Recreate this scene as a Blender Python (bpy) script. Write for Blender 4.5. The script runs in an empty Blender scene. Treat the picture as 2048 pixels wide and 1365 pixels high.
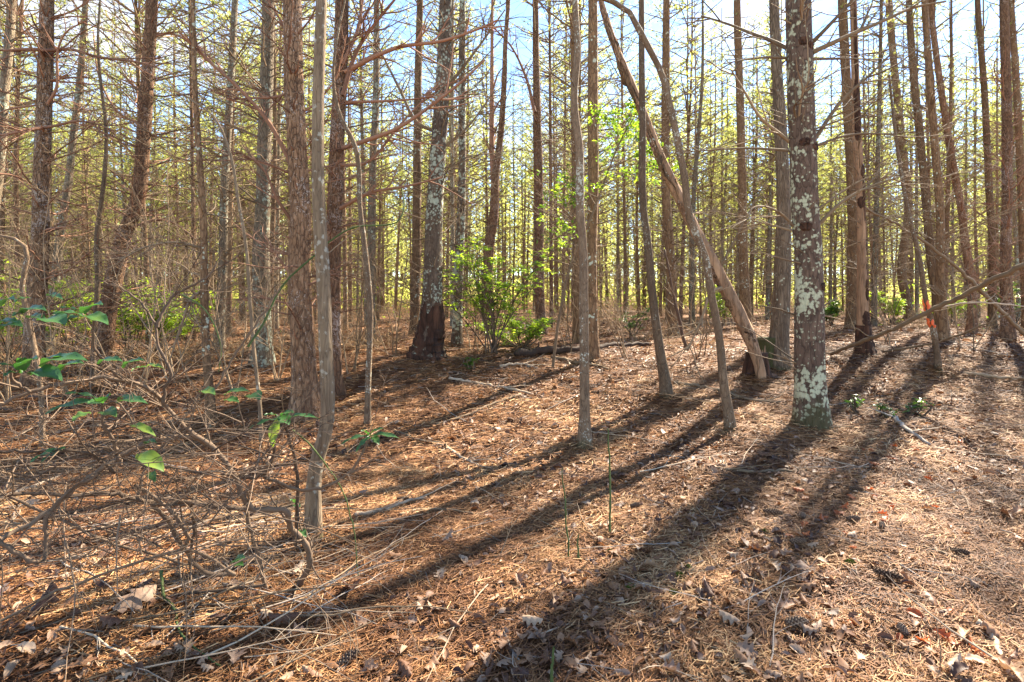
import bpy, math, random
import numpy as np
from mathutils import Vector

# ------------------------------------------------------------------ camera, sky, sun, exposure
S = bpy.context.scene
COL = S.collection
FPX, CX, HZ, CAMH = 1024.0, 1024.0, 600.0, 1.5      # focal length in photo pixels, centre column, horizon row, eye height
cam_d = bpy.data.cameras.new('camera'); cam = bpy.data.objects.new('camera', cam_d); COL.objects.link(cam)
cam_d.sensor_width = 36; cam_d.lens = 18; cam_d.shift_y = -(682.5 - HZ) / 2048
cam_d.clip_start = 0.05; cam_d.clip_end = 2000
cam.location = (0, 0, CAMH); cam.rotation_euler = (math.radians(90), 0, 0)
S.camera = cam

SUN_AZ, SUN_EL = math.radians(42), math.radians(40)
sun_vec = Vector((math.sin(SUN_AZ) * math.cos(SUN_EL), math.cos(SUN_AZ) * math.cos(SUN_EL), math.sin(SUN_EL)))
W = bpy.data.worlds.new('World'); S.world = W; W.use_nodes = True
wn, wl = W.node_tree.nodes, W.node_tree.links
wn.clear()
wo = wn.new('ShaderNodeOutputWorld'); bg = wn.new('ShaderNodeBackground')
sky = wn.new('ShaderNodeTexSky'); sky.sky_type = 'NISHITA'; sky.sun_disc = False
sky.sun_elevation = SUN_EL; sky.sun_rotation = SUN_AZ; sky.altitude = 700; sky.dust_density = 0.0; sky.ozone_density = 2.5; sky.air_density = 1.0
tc = wn.new('ShaderNodeTexCoord'); mp = wn.new('ShaderNodeMapping'); mp.inputs['Scale'].default_value = (1, 1, 2.2)
nz = wn.new('ShaderNodeTexNoise'); nz.inputs['Scale'].default_value = 2.6; nz.inputs['Detail'].default_value = 7; nz.inputs['Roughness'].default_value = 0.55
rp = wn.new('ShaderNodeValToRGB'); rp.color_ramp.elements[0].position = 0.54; rp.color_ramp.elements[1].position = 0.68
mx = wn.new('ShaderNodeMix'); mx.data_type = 'RGBA'
mx.inputs['B'].default_value = (3.2, 3.25, 3.35, 1)
wl.new(tc.outputs['Generated'], mp.inputs['Vector']); wl.new(mp.outputs['Vector'], nz.inputs['Vector'])
wl.new(nz.outputs['Fac'], rp.inputs['Fac']); wl.new(rp.outputs['Color'], mx.inputs['Factor'])
wl.new(sky.outputs['Color'], mx.inputs['A']); wl.new(mx.outputs['Result'], bg.inputs['Color'])
bg.inputs['Strength'].default_value = 0.082
wl.new(bg.outputs['Background'], wo.inputs['Surface'])

sun_d = bpy.data.lights.new('sun', 'SUN'); sun = bpy.data.objects.new('sun', sun_d); COL.objects.link(sun)
sun_d.energy = 5.0; sun_d.angle = math.radians(0.7); sun_d.color = (1.0, 0.88, 0.70)
sun.rotation_euler = (-sun_vec).to_track_quat('-Z', 'Y').to_euler(); sun.location = (20, 20, 30)

S.view_settings.view_transform = 'Standard'; S.view_settings.look = 'None'
S.view_settings.exposure = 2.55; S.view_settings.gamma = 1.0
S.cycles.max_bounces = 6; S.cycles.diffuse_bounces = 4; S.cycles.glossy_bounces = 2; S.cycles.transmission_bounces = 3
S.cycles.use_denoising = True
S.cycles.caustics_reflective = False; S.cycles.caustics_refractive = False

# ------------------------------------------------------------------ small maths
RNG = np.random.default_rng(7)
def _h(i, j, k, s):
    n = (i.astype(np.int64) * 374761393 + j.astype(np.int64) * 668265263 + k.astype(np.int64) * 2147483647 + s * 1274126177) & 0xffffffff
    n = ((n ^ (n >> 13)) * 1274126177) & 0xffffffff
    n = (n ^ (n >> 16))
    return (n & 0xffffff) / float(0xffffff)
def vnoise(x, y, z=0.0, s=0):
    x, y, z = np.broadcast_arrays(np.asarray(x, float), np.asarray(y, float), np.asarray(z, float))
    i, j, k = np.floor(x).astype(int), np.floor(y).astype(int), np.floor(z).astype(int)
    f, g, h = x - i, y - j, z - k
    f, g, h = [t * t * (3 - 2 * t) for t in (f, g, h)]
    r = 0
    for a in (0, 1):
        for b in (0, 1):
            for c in (0, 1):
                w = (f if a else 1 - f) * (g if b else 1 - g) * (h if c else 1 - h)
                r = r + w * _h(i + a, j + b, k + c, s)
    return r * 2 - 1
def sstep(a, b, x):
    t = np.clip((x - a) / (b - a), 0, 1); return t * t * (3 - 2 * t)
def ground(x, y):
    x = np.asarray(x, float); y = np.asarray(y, float)
    z = 0.62 * sstep(4.5, 9.5, y) * (1 - 0.35 * sstep(-3, -8, x))
    near = 1 - sstep(20, 60, y)
    z = z + near * (0.07 * vnoise(x * .45 + 3, y * .45, 0, 1) + 0.03 * vnoise(x * 1.6, y * 1.6, 0, 2) + 0.014 * vnoise(x * 5, y * 5, 0, 3))
    z = z + 4.5 * sstep(38, 150, y) + sstep(25, 120, y) * (0.5 * vnoise(x * .05, y * .05, 0, 4))
    return z
def G(x, y): return float(ground(x, y))
def P(px, py, d): return np.array([(px - CX) / FPX * d, d, CAMH + (HZ - py) / FPX * d])
def depth_at(px, py):
    d = 1.0
    while d < 80:
        p = P(px, py, d)
        if p[2] <= G(p[0], p[1]): return d
        d += 0.04
    return 80.0
def on_ground(px, py, lift=0.0):
    d = depth_at(px, py); p = P(px, py, d); p[2] = G(p[0], p[1]) + lift; return p
def unit(v):
    v = np.asarray(v, float); return v / (np.linalg.norm(v) + 1e-9)
def spline(pts, n):
    pts = np.asarray(pts, float); m = len(pts)
    if m == 2:
        t = np.linspace(0, 1, n)[:, None]; return pts[0] * (1 - t) + pts[1] * t
    seg = np.linalg.norm(np.diff(pts[:, :3], axis=0), axis=1); u = np.concatenate([[0], np.cumsum(seg)])
    t = np.linspace(0, u[-1], n); k = np.clip(np.searchsorted(u, t, side='right') - 1, 0, m - 2)
    f = ((t - u[k]) / np.maximum(u[k + 1] - u[k], 1e-9))[:, None]
    h = np.maximum(np.diff(u), 1e-9); sl = np.diff(pts, axis=0) / h[:, None]
    tg = np.empty_like(pts); tg[0] = sl[0]; tg[-1] = sl[-1]
    wa, wb = h[1:, None], h[:-1, None]; tg[1:-1] = (sl[:-1] * wa + sl[1:] * wb) / (wa + wb)
    hk = h[k][:, None]; f2, f3 = f * f, f * f * f
    return (2 * f3 - 3 * f2 + 1) * pts[k] + (f3 - 2 * f2 + f) * hk * tg[k] + (-2 * f3 + 3 * f2) * pts[k + 1] + (f3 - f2) * hk * tg[k + 1]

# ------------------------------------------------------------------ mesh collector
class MB:
    def __init__(s): s.V, s.Q, s.T, s.R, s.n = [], [], [], [], 0
    def add(s, v, q=None, t=None, r=0.5):
        v = np.asarray(v, float); m = len(v)
        s.V.append(v); s.R.append(np.broadcast_to(np.asarray(r, float), (m,)))
        if q is not None and len(q): s.Q.append(np.asarray(q, int) + s.n)
        if t is not None and len(t): s.T.append(np.asarray(t, int) + s.n)
        s.n += m
    def tube(s, pts, rad, sides=5, r=0.5, cap=False, disp=None):
        pts = np.asarray(pts, float); n = len(pts); rad = np.broadcast_to(np.asarray(rad, float), (n,))
        T = np.gradient(pts, axis=0); T /= (np.linalg.norm(T, axis=1)[:, None] + 1e-9)
        m = T.mean(0); ref = np.eye(3)[int(np.argmin(np.abs(m)))]
        U = np.cross(T, ref); U /= (np.linalg.norm(U, axis=1)[:, None] + 1e-9); Wv = np.cross(T, U)
        a = np.arange(sides) / sides * 2 * np.pi
        R = rad[:, None]
        if disp is not None: R = R * disp(pts, a)
        else: R = np.repeat(R, sides, 1)
        v = pts[:, None, :] + R[:, :, None] * (np.cos(a)[None, :, None] * U[:, None, :] + np.sin(a)[None, :, None] * Wv[:, None, :])
        i = np.arange(n - 1)[:, None] * sides; j = np.arange(sides)[None, :]; j2 = (j + 1) % sides
        q = np.stack([i + j, i + sides + j, i + sides + j2, i + j2], -1).reshape(-1, 4)
        v = v.reshape(-1, 3)
        t = None
        if cap:
            v = np.vstack([v, pts[0], pts[-1]]); c0, c1 = n * sides, n * sides + 1
            k = np.arange(sides); k2 = (k + 1) % sides; b = (n - 1) * sides
            t = np.vstack([np.stack([np.full(sides, c0), k, k2], 1), np.stack([np.full(sides, c1), b + k2, b + k], 1)])
        s.add(v, q, t, r)
    def mesh(s, name, mat, smooth=True):
        me = bpy.data.meshes.new(name)
        V = np.vstack(s.V) if s.V else np.zeros((0, 3))
        Q = np.vstack(s.Q) if s.Q else np.zeros((0, 4), int); T = np.vstack(s.T) if s.T else np.zeros((0, 3), int)
        me.vertices.add(len(V)); me.vertices.foreach_set('co', V.astype(np.float32).ravel())
        L = np.concatenate([Q.ravel(), T.ravel()]).astype(np.int32)
        me.loops.add(len(L)); me.loops.foreach_set('vertex_index', L)
        st = np.concatenate([np.arange(len(Q)) * 4, len(Q) * 4 + np.arange(len(T)) * 3]).astype(np.int32)
        me.polygons.add(len(st)); me.polygons.foreach_set('loop_start', st)
        me.polygons.foreach_set('use_smooth', np.full(len(st), smooth))
        at = me.attributes.new('rnd', 'FLOAT', 'POINT'); at.data.foreach_set('value', np.concatenate(s.R).astype(np.float32))
        me.update(calc_edges=True)
        me.materials.append(mat)
        return me
def obj(name, me, parent=None, loc=None, **kw):
    o = bpy.data.objects.new(name, me); COL.objects.link(o)
    if parent is not None: o.parent = parent
    if loc is not None: o.location = loc
    for k, v in kw.items(): o[k] = v
    return o
def thing(name, label, cat, loc=(0, 0, 0), group=None, me=None):
    o = obj(name, me, None, loc); o['label'] = label; o['category'] = cat
    if group: o['group'] = group
    return o

# ------------------------------------------------------------------ materials
def newmat(name):
    m = bpy.data.materials.new(name); m.use_nodes = True
    nt = m.node_tree; nt.nodes.clear()
    out = nt.nodes.new('ShaderNodeOutputMaterial'); b = nt.nodes.new('ShaderNodeBsdfPrincipled')
    nt.links.new(b.outputs['BSDF'], out.inputs['Surface'])
    b.inputs['Roughness'].default_value = 0.85; b.inputs['Specular IOR Level'].default_value = 0.25
    return m, nt, b, out
def N(nt, typ, **kw):
    n = nt.nodes.new(typ)
    for k, v in kw.items():
        if k in n.inputs: n.inputs[k].default_value = v
        else: setattr(n, k, v)
    return n
def ramp(nt, src, stops):
    r = nt.nodes.new('ShaderNodeValToRGB'); e = r.color_ramp.elements
    while len(e) < len(stops): e.new(0.5)
    for el, (p, c) in zip(e, stops):
        el.position = p; el.color = (c, c, c, 1) if np.isscalar(c) else (*c, 1)
    nt.links.new(src, r.inputs['Fac']); return r.outputs['Color']
def mixc(nt, fac, a, b):
    m = nt.nodes.new('ShaderNodeMix'); m.data_type = 'RGBA'
    for sck, v in (('Factor', fac), ('A', a), ('B', b)):
        if hasattr(v, 'is_output'): nt.links.new(v, m.inputs[sck])
        elif np.isscalar(v): m.inputs[sck].default_value = v
        else: m.inputs[sck].default_value = (*v, 1)
    return m.outputs['Result']
def mathn(nt, op, a, b=0.0):
    m = nt.nodes.new('ShaderNodeMath'); m.operation = op
    for k, v in enumerate((a, b)):
        if hasattr(v, 'is_output'): nt.links.new(v, m.inputs[k])
        else: m.inputs[k].default_value = v
    return m.outputs[0]

def bark(name, light, mid, dark, plate=26, stretch=0.28, lichen=0.0, lcol=(.42, .45, .34), lscale=7, moss=0.0, bump=0.7, furrow=0.09, vary=True):
    light, mid, dark = [tuple(k_ * q for k_, q in zip((1.22, 1.14, 1.02), c_)) for c_ in (light, mid, dark)]
    m, nt, b, out = newmat(name); lk = nt.links
    tcn = N(nt, 'ShaderNodeTexCoord'); oi = N(nt, 'ShaderNodeObjectInfo')
    off = N(nt, 'ShaderNodeVectorMath', operation='ADD'); lk.new(tcn.outputs['Object'], off.inputs[0])
    mul = N(nt, 'ShaderNodeVectorMath', operation='SCALE'); mul.inputs[0].default_value = (9.1, 5.3, 7.7); lk.new(oi.outputs['Random'], mul.inputs['Scale']); lk.new(mul.outputs[0], off.inputs[1])
    co = off.outputs[0]
    mpn = N(nt, 'ShaderNodeMapping'); mpn.inputs['Scale'].default_value = (1, 1, stretch); lk.new(co, mpn.inputs['Vector'])
    wob = N(nt, 'ShaderNodeTexNoise', Scale=22.0, Detail=3.0); lk.new(mpn.outputs[0], wob.inputs['Vector'])
    wv = N(nt, 'ShaderNodeVectorMath', operation='SCALE'); lk.new(wob.outputs['Color'], wv.inputs[0]); wv.inputs['Scale'].default_value = 0.06
    av = N(nt, 'ShaderNodeVectorMath', operation='ADD'); lk.new(mpn.outputs[0], av.inputs[0]); lk.new(wv.outputs[0], av.inputs[1])
    vo = N(nt, 'ShaderNodeTexVoronoi', feature='DISTANCE_TO_EDGE', Scale=float(plate)); lk.new(av.outputs[0], vo.inputs['Vector'])
    vc = N(nt, 'ShaderNodeTexVoronoi', feature='F1', Scale=float(plate)); lk.new(av.outputs[0], vc.inputs['Vector'])
    n1 = N(nt, 'ShaderNodeTexNoise', Scale=3.0, Detail=5.0, Roughness=0.6); lk.new(co, n1.inputs['Vector'])
    vo2 = N(nt, 'ShaderNodeTexVoronoi', feature='DISTANCE_TO_EDGE', Scale=float(plate) * .45); lk.new(av.outputs[0], vo2.inputs['Vector'])
    sz = N(nt, 'ShaderNodeSeparateXYZ'); lk.new(tcn.outputs['Object'], sz.inputs[0])
    hm_ = ramp(nt, mathn(nt, 'ADD', mathn(nt, 'MULTIPLY', sz.outputs['Z'], .16), mathn(nt, 'MULTIPLY', mathn(nt, 'SUBTRACT', n1.outputs['Fac'], .5), 1.6)), [(.1, 0.0), (.55, 1.0)])
    furA = ramp(nt, vo.outputs['Distance'], [(0.0, 0.25), (furrow, 0.7), (furrow * 3.5, 1.0)]); furB = ramp(nt, vo2.outputs['Distance'], [(0.0, 0.0), (furrow * 1.3, 0.45), (furrow * 4, 1.0)])
    fur = mixc(nt, hm_, mixc(nt, .35, furB, furA), furA)
    n2 = N(nt, 'ShaderNodeTexNoise', Scale=60.0, Detail=4.0, Roughness=0.65); lk.new(mpn.outputs[0], n2.inputs['Vector'])
    sep = N(nt, 'ShaderNodeSeparateColor'); lk.new(vc.outputs['Color'], sep.inputs[0])
    pm = mathn(nt, 'ADD', mathn(nt, 'MULTIPLY', sep.outputs[0], 0.45), mathn(nt, 'MULTIPLY', n2.outputs['Fac'], 0.6))
    c = mixc(nt, ramp(nt, pm, [(0.25, 0.0), (0.8, 1.0)]), mid, light)
    c = mixc(nt, ramp(nt, n1.outputs['Fac'], [(0.35, 0.0), (0.7, 0.7)]), c, tuple(.5 * (a + q) for a, q in zip(mid, dark)))
    c = mixc(nt, fur, dark, c)
    if lichen > 0:
        nl = N(nt, 'ShaderNodeTexNoise', Scale=float(lscale), Detail=6.0, Roughness=0.7); lk.new(co, nl.inputs['Vector'])
        vl = N(nt, 'ShaderNodeTexVoronoi', feature='F1', Scale=float(lscale) * 2.6); wl_ = N(nt, 'ShaderNodeVectorMath', operation='SCALE'); wl_.inputs['Scale'].default_value = .09; al_ = N(nt, 'ShaderNodeVectorMath', operation='ADD')
        lk.new(nl.outputs['Color'], wl_.inputs[0]); lk.new(co, al_.inputs[0]); lk.new(wl_.outputs[0], al_.inputs[1]); lk.new(al_.outputs[0], vl.inputs['Vector'])
        big = N(nt, 'ShaderNodeTexNoise', Scale=1.7, Detail=2.0); lk.new(co, big.inputs['Vector'])
        s1 = mathn(nt, 'SUBTRACT', mathn(nt, 'ADD', nl.outputs['Fac'], mathn(nt, 'MULTIPLY', mathn(nt, 'SUBTRACT', big.outputs['Fac'], .5), .75)), mathn(nt, 'MULTIPLY', vl.outputs['Distance'], 0.42))
        th = 0.52 - 0.27 * lichen
        lm = ramp(nt, mathn(nt, 'ADD', s1, mathn(nt, 'MULTIPLY', mathn(nt, 'SUBTRACT', n2.outputs['Fac'], .5), .16)), [(th, 0.0), (th + 0.07, .92)])
        lv = mixc(nt, ramp(nt, mathn(nt, 'ADD', mathn(nt, 'MULTIPLY', n2.outputs['Fac'], .6), mathn(nt, 'MULTIPLY', s1, .8)), [(.35, 0.0), (.75, 1.0)]), tuple(.5 * q for q in lcol), tuple(1.2 * q for q in lcol))
        c = mixc(nt, lm, c, lv)
    if moss > 0:
        sx = N(nt, 'ShaderNodeSeparateXYZ'); lk.new(tcn.outputs['Object'], sx.inputs[0])
        hm = mathn(nt, 'ADD', mathn(nt, 'MULTIPLY', sx.outputs['Z'], -1.0 / moss), mathn(nt, 'MULTIPLY', n1.outputs['Fac'], 2.2))
        c = mixc(nt, ramp(nt, hm, [(0.6, 0.0), (1.3, 0.6)]), c, (.065, .062, .02))
    if vary:
        hs = N(nt, 'ShaderNodeHueSaturation'); lk.new(c, hs.inputs['Color'])
        lk.new(mathn(nt, 'ADD', mathn(nt, 'MULTIPLY', oi.outputs['Random'], 0.5), 0.75), hs.inputs['Value'])
        c = hs.outputs[0]
    lk.new(c, b.inputs['Base Color'])
    bp = N(nt, 'ShaderNodeBump', Strength=float(bump), Distance=0.02)
    lk.new(mathn(nt, 'ADD', fur, mathn(nt, 'MULTIPLY', n2.outputs['Fac'], 0.5)), bp.inputs['Height']); lk.new(bp.outputs[0], b.inputs['Normal'])
    b.inputs['Roughness'].default_value = 0.9
    return m

def simple(name, c0, c1, scale=14, rough=0.85, attr=True, stretch=1.0, spec=0.25):
    m, nt, b, out = newmat(name); lk = nt.links
    tcn = N(nt, 'ShaderNodeTexCoord'); oi = N(nt, 'ShaderNodeObjectInfo')
    n1 = N(nt, 'ShaderNodeTexNoise', Scale=float(scale), Detail=5.0, Roughness=0.65); lk.new(tcn.outputs['Object'], n1.inputs['Vector'])
    f = mathn(nt, 'MULTIPLY', n1.outputs['Fac'], 0.6)
    if attr:
        at = N(nt, 'ShaderNodeAttribute', attribute_name='rnd'); f = mathn(nt, 'ADD', f, mathn(nt, 'MULTIPLY', at.outputs['Fac'], 0.6))
    f = mathn(nt, 'ADD', f, mathn(nt, 'MULTIPLY', mathn(nt, 'SUBTRACT', oi.outputs['Random'], 0.5), 0.5))
    lk.new(mixc(nt, ramp(nt, f, [(0.2, 0.0), (0.95, 1.0)]), c0, c1), b.inputs['Base Color'])
    b.inputs['Roughness'].default_value = rough; b.inputs['Specular IOR Level'].default_value = spec
    bp = N(nt, 'ShaderNodeBump', Strength=0.4, Distance=0.005); lk.new(n1.outputs['Fac'], bp.inputs['Height']); lk.new(bp.outputs[0], b.inputs['Normal'])
    return m

def leafmat(name, stops, trans, tfac=0.5, rough=0.5, spec=0.35, noise=0.0, objr=0.3):
    m, nt, b, out = newmat(name); lk = nt.links
    at = N(nt, 'ShaderNodeAttribute', attribute_name='rnd'); oi = N(nt, 'ShaderNodeObjectInfo')
    f = mathn(nt, 'ADD', at.outputs['Fac'], mathn(nt, 'MULTIPLY', mathn(nt, 'SUBTRACT', oi.outputs['Random'], 0.5), objr))
    if noise:
        tcn = N(nt, 'ShaderNodeTexCoord'); n1 = N(nt, 'ShaderNodeTexNoise', Scale=30.0, Detail=4.0); lk.new(tcn.outputs['Object'], n1.inputs['Vector'])
        f = mathn(nt, 'ADD', f, mathn(nt, 'MULTIPLY', mathn(nt, 'SUBTRACT', n1.outputs['Fac'], 0.5), noise))
    c = ramp(nt, f, stops); lk.new(c, b.inputs['Base Color'])
    b.inputs['Roughness'].default_value = rough; b.inputs['Specular IOR Level'].default_value = spec
    if tfac > 0:
        tr = N(nt, 'ShaderNodeBsdfTranslucent'); mm = N(nt, 'ShaderNodeMix', data_type='RGBA', blend_type='MULTIPLY'); mm.inputs['Factor'].default_value = 1
        lk.new(c, mm.inputs['A']); mm.inputs['B'].default_value = (*trans, 1); lk.new(mm.outputs['Result'], tr.inputs['Color'])
        ms = N(nt, 'ShaderNodeMixShader'); ms.inputs[0].default_value = tfac
        lk.new(b.outputs[0], ms.inputs[1]); lk.new(tr.outputs[0], ms.inputs[2]); lk.new(ms.outputs[0], out.inputs['Surface'])
    return m

M = {}
M['pine_red'] = bark('pine_bark_red', (.30, .185, .115), (.17, .095, .054), (.035, .018, .013), 34, .3, lichen=.36, lcol=(.38, .29, .23), lscale=20, furrow=.045, bump=1.0)
M['pine_plate'] = bark('pine_bark_plated', (.33, .215, .135), (.185, .108, .062), (.035, .018, .013), 30, .3, lichen=.36, lcol=(.40, .33, .27), lscale=22, furrow=.05, bump=1.0)
M['pine_brown'] = bark('pine_bark_brown', (.25, .165, .095), (.16, .098, .056), (.05, .03, .018), 30, .3, lichen=.15, furrow=.05)
M['pine_grey'] = bark('pine_bark_grey', (.24, .205, .155), (.15, .12, .085), (.04, .03, .022), 30, .3, lichen=.5, lcol=(.31, .34, .26), lscale=9, furrow=.05)
M['pine_lichen'] = bark('pine_bark_lichen', (.15, .105, .08), (.095, .064, .05), (.03, .02, .015), 24, .3, lichen=.66, lcol=(.42, .42, .28), lscale=8.5, moss=.55, furrow=.035, bump=.6, vary=False)
M['pine_mottled'] = bark('pine_bark_mottled', (.17, .13, .10), (.10, .075, .055), (.03, .02, .016), 26, .3, lichen=.72, lcol=(.38, .41, .31), lscale=8, furrow=.04, vary=False)
M['bark_dark'] = bark('pine_bark_dark', (.13, .065, .04), (.07, .035, .024), (.014, .009, .007), 16, .2, furrow=.09, bump=1.0, vary=False)
M['grey_smooth'] = bark('grey_smooth_bark', (.235, .185, .13), (.15, .115, .078), (.065, .046, .032), 60, .12, lichen=.12, lcol=(.29, .27, .21), lscale=9, moss=.22, bump=.35, furrow=.03, vary=False)
M['sapling'] = bark('sapling_bark', (.19, .14, .095), (.12, .083, .055), (.045, .03, .02), 55, .3, lichen=.3, lcol=(.31, .30, .235), lscale=16, moss=.18, bump=.4, furrow=.03)
M['oak_grey'] = bark('grey_fissured_bark', (.24, .19, .14), (.16, .12, .085), (.05, .035, .026), 42, .14, lichen=.1, moss=.2, furrow=.07, bump=.9, vary=False)
M['stripped'] = bark('bare_dead_wood', (.40, .265, .17), (.24, .15, .095), (.05, .03, .02), 22, .08, lichen=.0, furrow=.02, bump=.6, vary=False)
M['deadwood'] = simple('dead_branch_wood', (.085, .055, .032), (.30, .21, .125), 9)
M['deadred'] = simple('reddish_branch_wood', (.11, .055, .034), (.34, .18, .11), 9)
M['palewood'] = simple('pale_dry_wood', (.22, .15, .095), (.50, .39, .27), 12)
M['greywood'] = simple('grey_weathered_wood', (.16, .12, .09), (.38, .32, .26), 12)
M['shrubwood'] = simple('shrub_stem_bark', (.05, .032, .021), (.19, .13, .085), 16)
M['darkwood'] = simple('dark_rotten_wood', (.03, .02, .014), (.10, .06, .04), 12)
M['greenstem'] = simple('green_stem', (.045, .07, .02), (.10, .13, .04), 30)
M['orange'] = simple('orange_ribbon', (.60, .09, .03), (.85, .17, .05), 30, rough=.5)
M['needle'] = leafmat('pine_needles', [(0, (.16, .185, .06)), (.5, (.26, .28, .09)), (1, (.37, .37, .14))], (2.1, 2.1, 1.5), .65, .6, .2)
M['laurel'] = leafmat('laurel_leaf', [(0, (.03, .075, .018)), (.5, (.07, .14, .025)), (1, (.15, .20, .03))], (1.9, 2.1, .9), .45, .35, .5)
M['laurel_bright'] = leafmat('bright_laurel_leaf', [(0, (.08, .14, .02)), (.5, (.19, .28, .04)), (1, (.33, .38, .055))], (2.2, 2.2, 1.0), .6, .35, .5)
M['bigleaf'] = leafmat('broad_evergreen_leaf', [(0, (.028, .085, .025)), (.55, (.055, .13, .04)), (.8, (.16, .22, .03)), (1, (.30, .26, .03))], (1.6, 1.9, .8), .35, .38, .5, noise=.15, objr=.0)
M['brush'] = leafmat('dry_brush', [(0, (.20, .12, .06)), (1, (.50, .36, .20))], (1.2, 1.1, 1), .2, .8, .2)
M['litter'] = leafmat('pine_straw', [(0, (.04, .016, .008)), (.35, (.14, .056, .02)), (.7, (.32, .15, .056)), (1, (.53, .335, .16))], (1, 1, 1), 0, .7, .3)
M['oakleaf'] = leafmat('fallen_oak_leaves', [(0, (.06, .03, .022)), (.3, (.14, .065, .033)), (.5, (.27, .135, .062)), (.7, (.25, .165, .115)), (.88, (.37, .24, .145)), (1, (.46, .33, .22))], (1.2, 1, .8), .18, .6, .35, noise=.25, objr=.9)
M['redleaf'] = leafmat('fallen_red_leaves', [(0, (.25, .06, .02)), (1, (.50, .15, .04))], (1.4, 1, .7), .25, .55, .35, noise=.25, objr=.5)
M['cone_core'] = simple('cone_core', (.03, .018, .012), (.07, .04, .025), 40)
M['cone'] = leafmat('cone_scales', [(0, (.05, .028, .018)), (.6, (.13, .075, .045)), (1, (.30, .20, .12))], (1, 1, 1), 0, .6, .3)
M['moss'] = leafmat('moss', [(0, (.05, .07, .015)), (1, (.17, .20, .03))], (1, 1, 1), 0, .9, .1)

def ground_mat():
    m, nt, b, out = newmat('forest_floor'); lk = nt.links
    tcn = N(nt, 'ShaderNodeTexCoord')
    n1 = N(nt, 'ShaderNodeTexNoise', Scale=1.3, Detail=6.0, Roughness=.65); n2 = N(nt, 'ShaderNodeTexNoise', Scale=38.0, Detail=6.0, Roughness=.75)
    v = N(nt, 'ShaderNodeTexVoronoi', feature='F1', Scale=17.0)
    w = N(nt, 'ShaderNodeTexNoise', Scale=14.0, Detail=3.0)
    for q in (n1, n2, w): lk.new(tcn.outputs['Object'], q.inputs['Vector'])
    dv = N(nt, 'ShaderNodeVectorMath', operation='SCALE'); lk.new(w.outputs['Color'], dv.inputs[0]); dv.inputs['Scale'].default_value = .12
    ad = N(nt, 'ShaderNodeVectorMath', operation='ADD'); lk.new(tcn.outputs['Object'], ad.inputs[0]); lk.new(dv.outputs[0], ad.inputs[1]); lk.new(ad.outputs[0], v.inputs['Vector'])
    sp = N(nt, 'ShaderNodeSeparateColor'); lk.new(v.outputs['Color'], sp.inputs[0])
    f = mathn(nt, 'ADD', mathn(nt, 'MULTIPLY', n2.outputs['Fac'], .75), mathn(nt, 'MULTIPLY', sp.outputs[0], .3))
    c = ramp(nt, f, [(.25, (.04, .018, .009)), (.5, (.15, .065, .026)), (.68, (.29, .145, .06)), (.85, (.43, .27, .14))])
    c = mixc(nt, ramp(nt, n1.outputs['Fac'], [(.4, 0.0), (.7, .45)]), c, (.11, .06, .035))
    lk.new(c, b.inputs['Base Color']); b.inputs['Roughness'].default_value = .95
    bp = N(nt, 'ShaderNodeBump', Strength=.9, Distance=.03); lk.new(f, bp.inputs['Height']); lk.new(bp.outputs[0], b.inputs['Normal'])
    return m
M['ground'] = ground_mat()

# ------------------------------------------------------------------ ground sheet
def ground_sheet():
    n = 340
    u = np.linspace(-1, 1, n); k = 7.2
    xs = np.sinh(u * k) / np.sinh(k) * 500
    v = np.linspace(0, 1, n); ys = -8 + (np.sinh(v * 6.0 - 0.9) - np.sinh(-.9)) / (np.sinh(5.1) - np.sinh(-.9)) * 708
    # finer rows where the camera looks at the floor
    ys = np.unique(np.concatenate([np.linspace(-8, 1, 12), np.linspace(1.2, 7, 110), np.linspace(7.1, 14, 60), 14 + (np.geomspace(.3, 690, 70))]))
    xs = np.unique(np.concatenate([np.linspace(-9, 9, 240), np.geomspace(9.2, 500, 60), -np.geomspace(9.2, 500, 60)]))
    X, Y = np.meshgrid(xs, ys); Z = ground(X, Y) - 0.006 + 0.012 * vnoise(X * 11, Y * 11, 0, 8)
    nx, ny = len(xs), len(ys)
    i = np.arange(ny - 1)[:, None] * nx; j = np.arange(nx - 1)[None, :]
    q = np.stack([i + j, i + j + 1, i + nx + j + 1, i + nx + j], -1).reshape(-1, 4)
    mb = MB(); mb.add(np.stack([X, Y, Z], -1).reshape(-1, 3), q)
    obj('ground', mb.mesh('ground', M['ground']), kind='structure')
ground_sheet()

# ------------------------------------------------------------------ branches
def grow(mb, p0, d0, L, r0, rng, segs=7, up=0.05, wander=0.12, sides=5, kids=4, level=1, kidlen=.45, spread=.9, tone=.5, flat=.5):
    p = np.array(p0, float); d = unit(d0); pts = [p.copy()]; ds = [d]
    st = L / segs
    for i in range(segs):
        d = unit(d + wander * rng.normal(0, 1, 3) * np.array([1, 1, .8]) + np.array([0, 0, up]))
        p = p + d * st; pts.append(p.copy()); ds.append(d)
    rad = r0 * np.linspace(1, .28, segs + 1) ** .9
    mb.tube(np.array(pts), rad, sides, tone + rng.uniform(-.2, .2))
    if level > 0:
        for k in range(kids):
            t = rng.uniform(.22, .97) * segs; i = int(t); f = t - i; i2 = min(i + 1, segs)
            q = pts[i] * (1 - f) + pts[i2] * f
            side = unit(np.cross(ds[i], rng.normal(0, 1, 3) * np.array([flat, flat, 1]) + np.array([0, 0, .25])))
            cd = unit(ds[i] * 1.0 + side * spread * rng.uniform(.6, 1.3))
            grow(mb, q, cd, L * kidlen * rng.uniform(.5, 1.1) * (1 - .45 * t / segs), max(r0 * .5 * (1 - .5 * t / segs), .0016), rng, max(3, segs - 3), up, wander * 1.3, max(3, sides - 1), max(1, kids - 2), level - 1, kidlen, spread, tone, flat)
    return np.array(pts), ds

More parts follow.
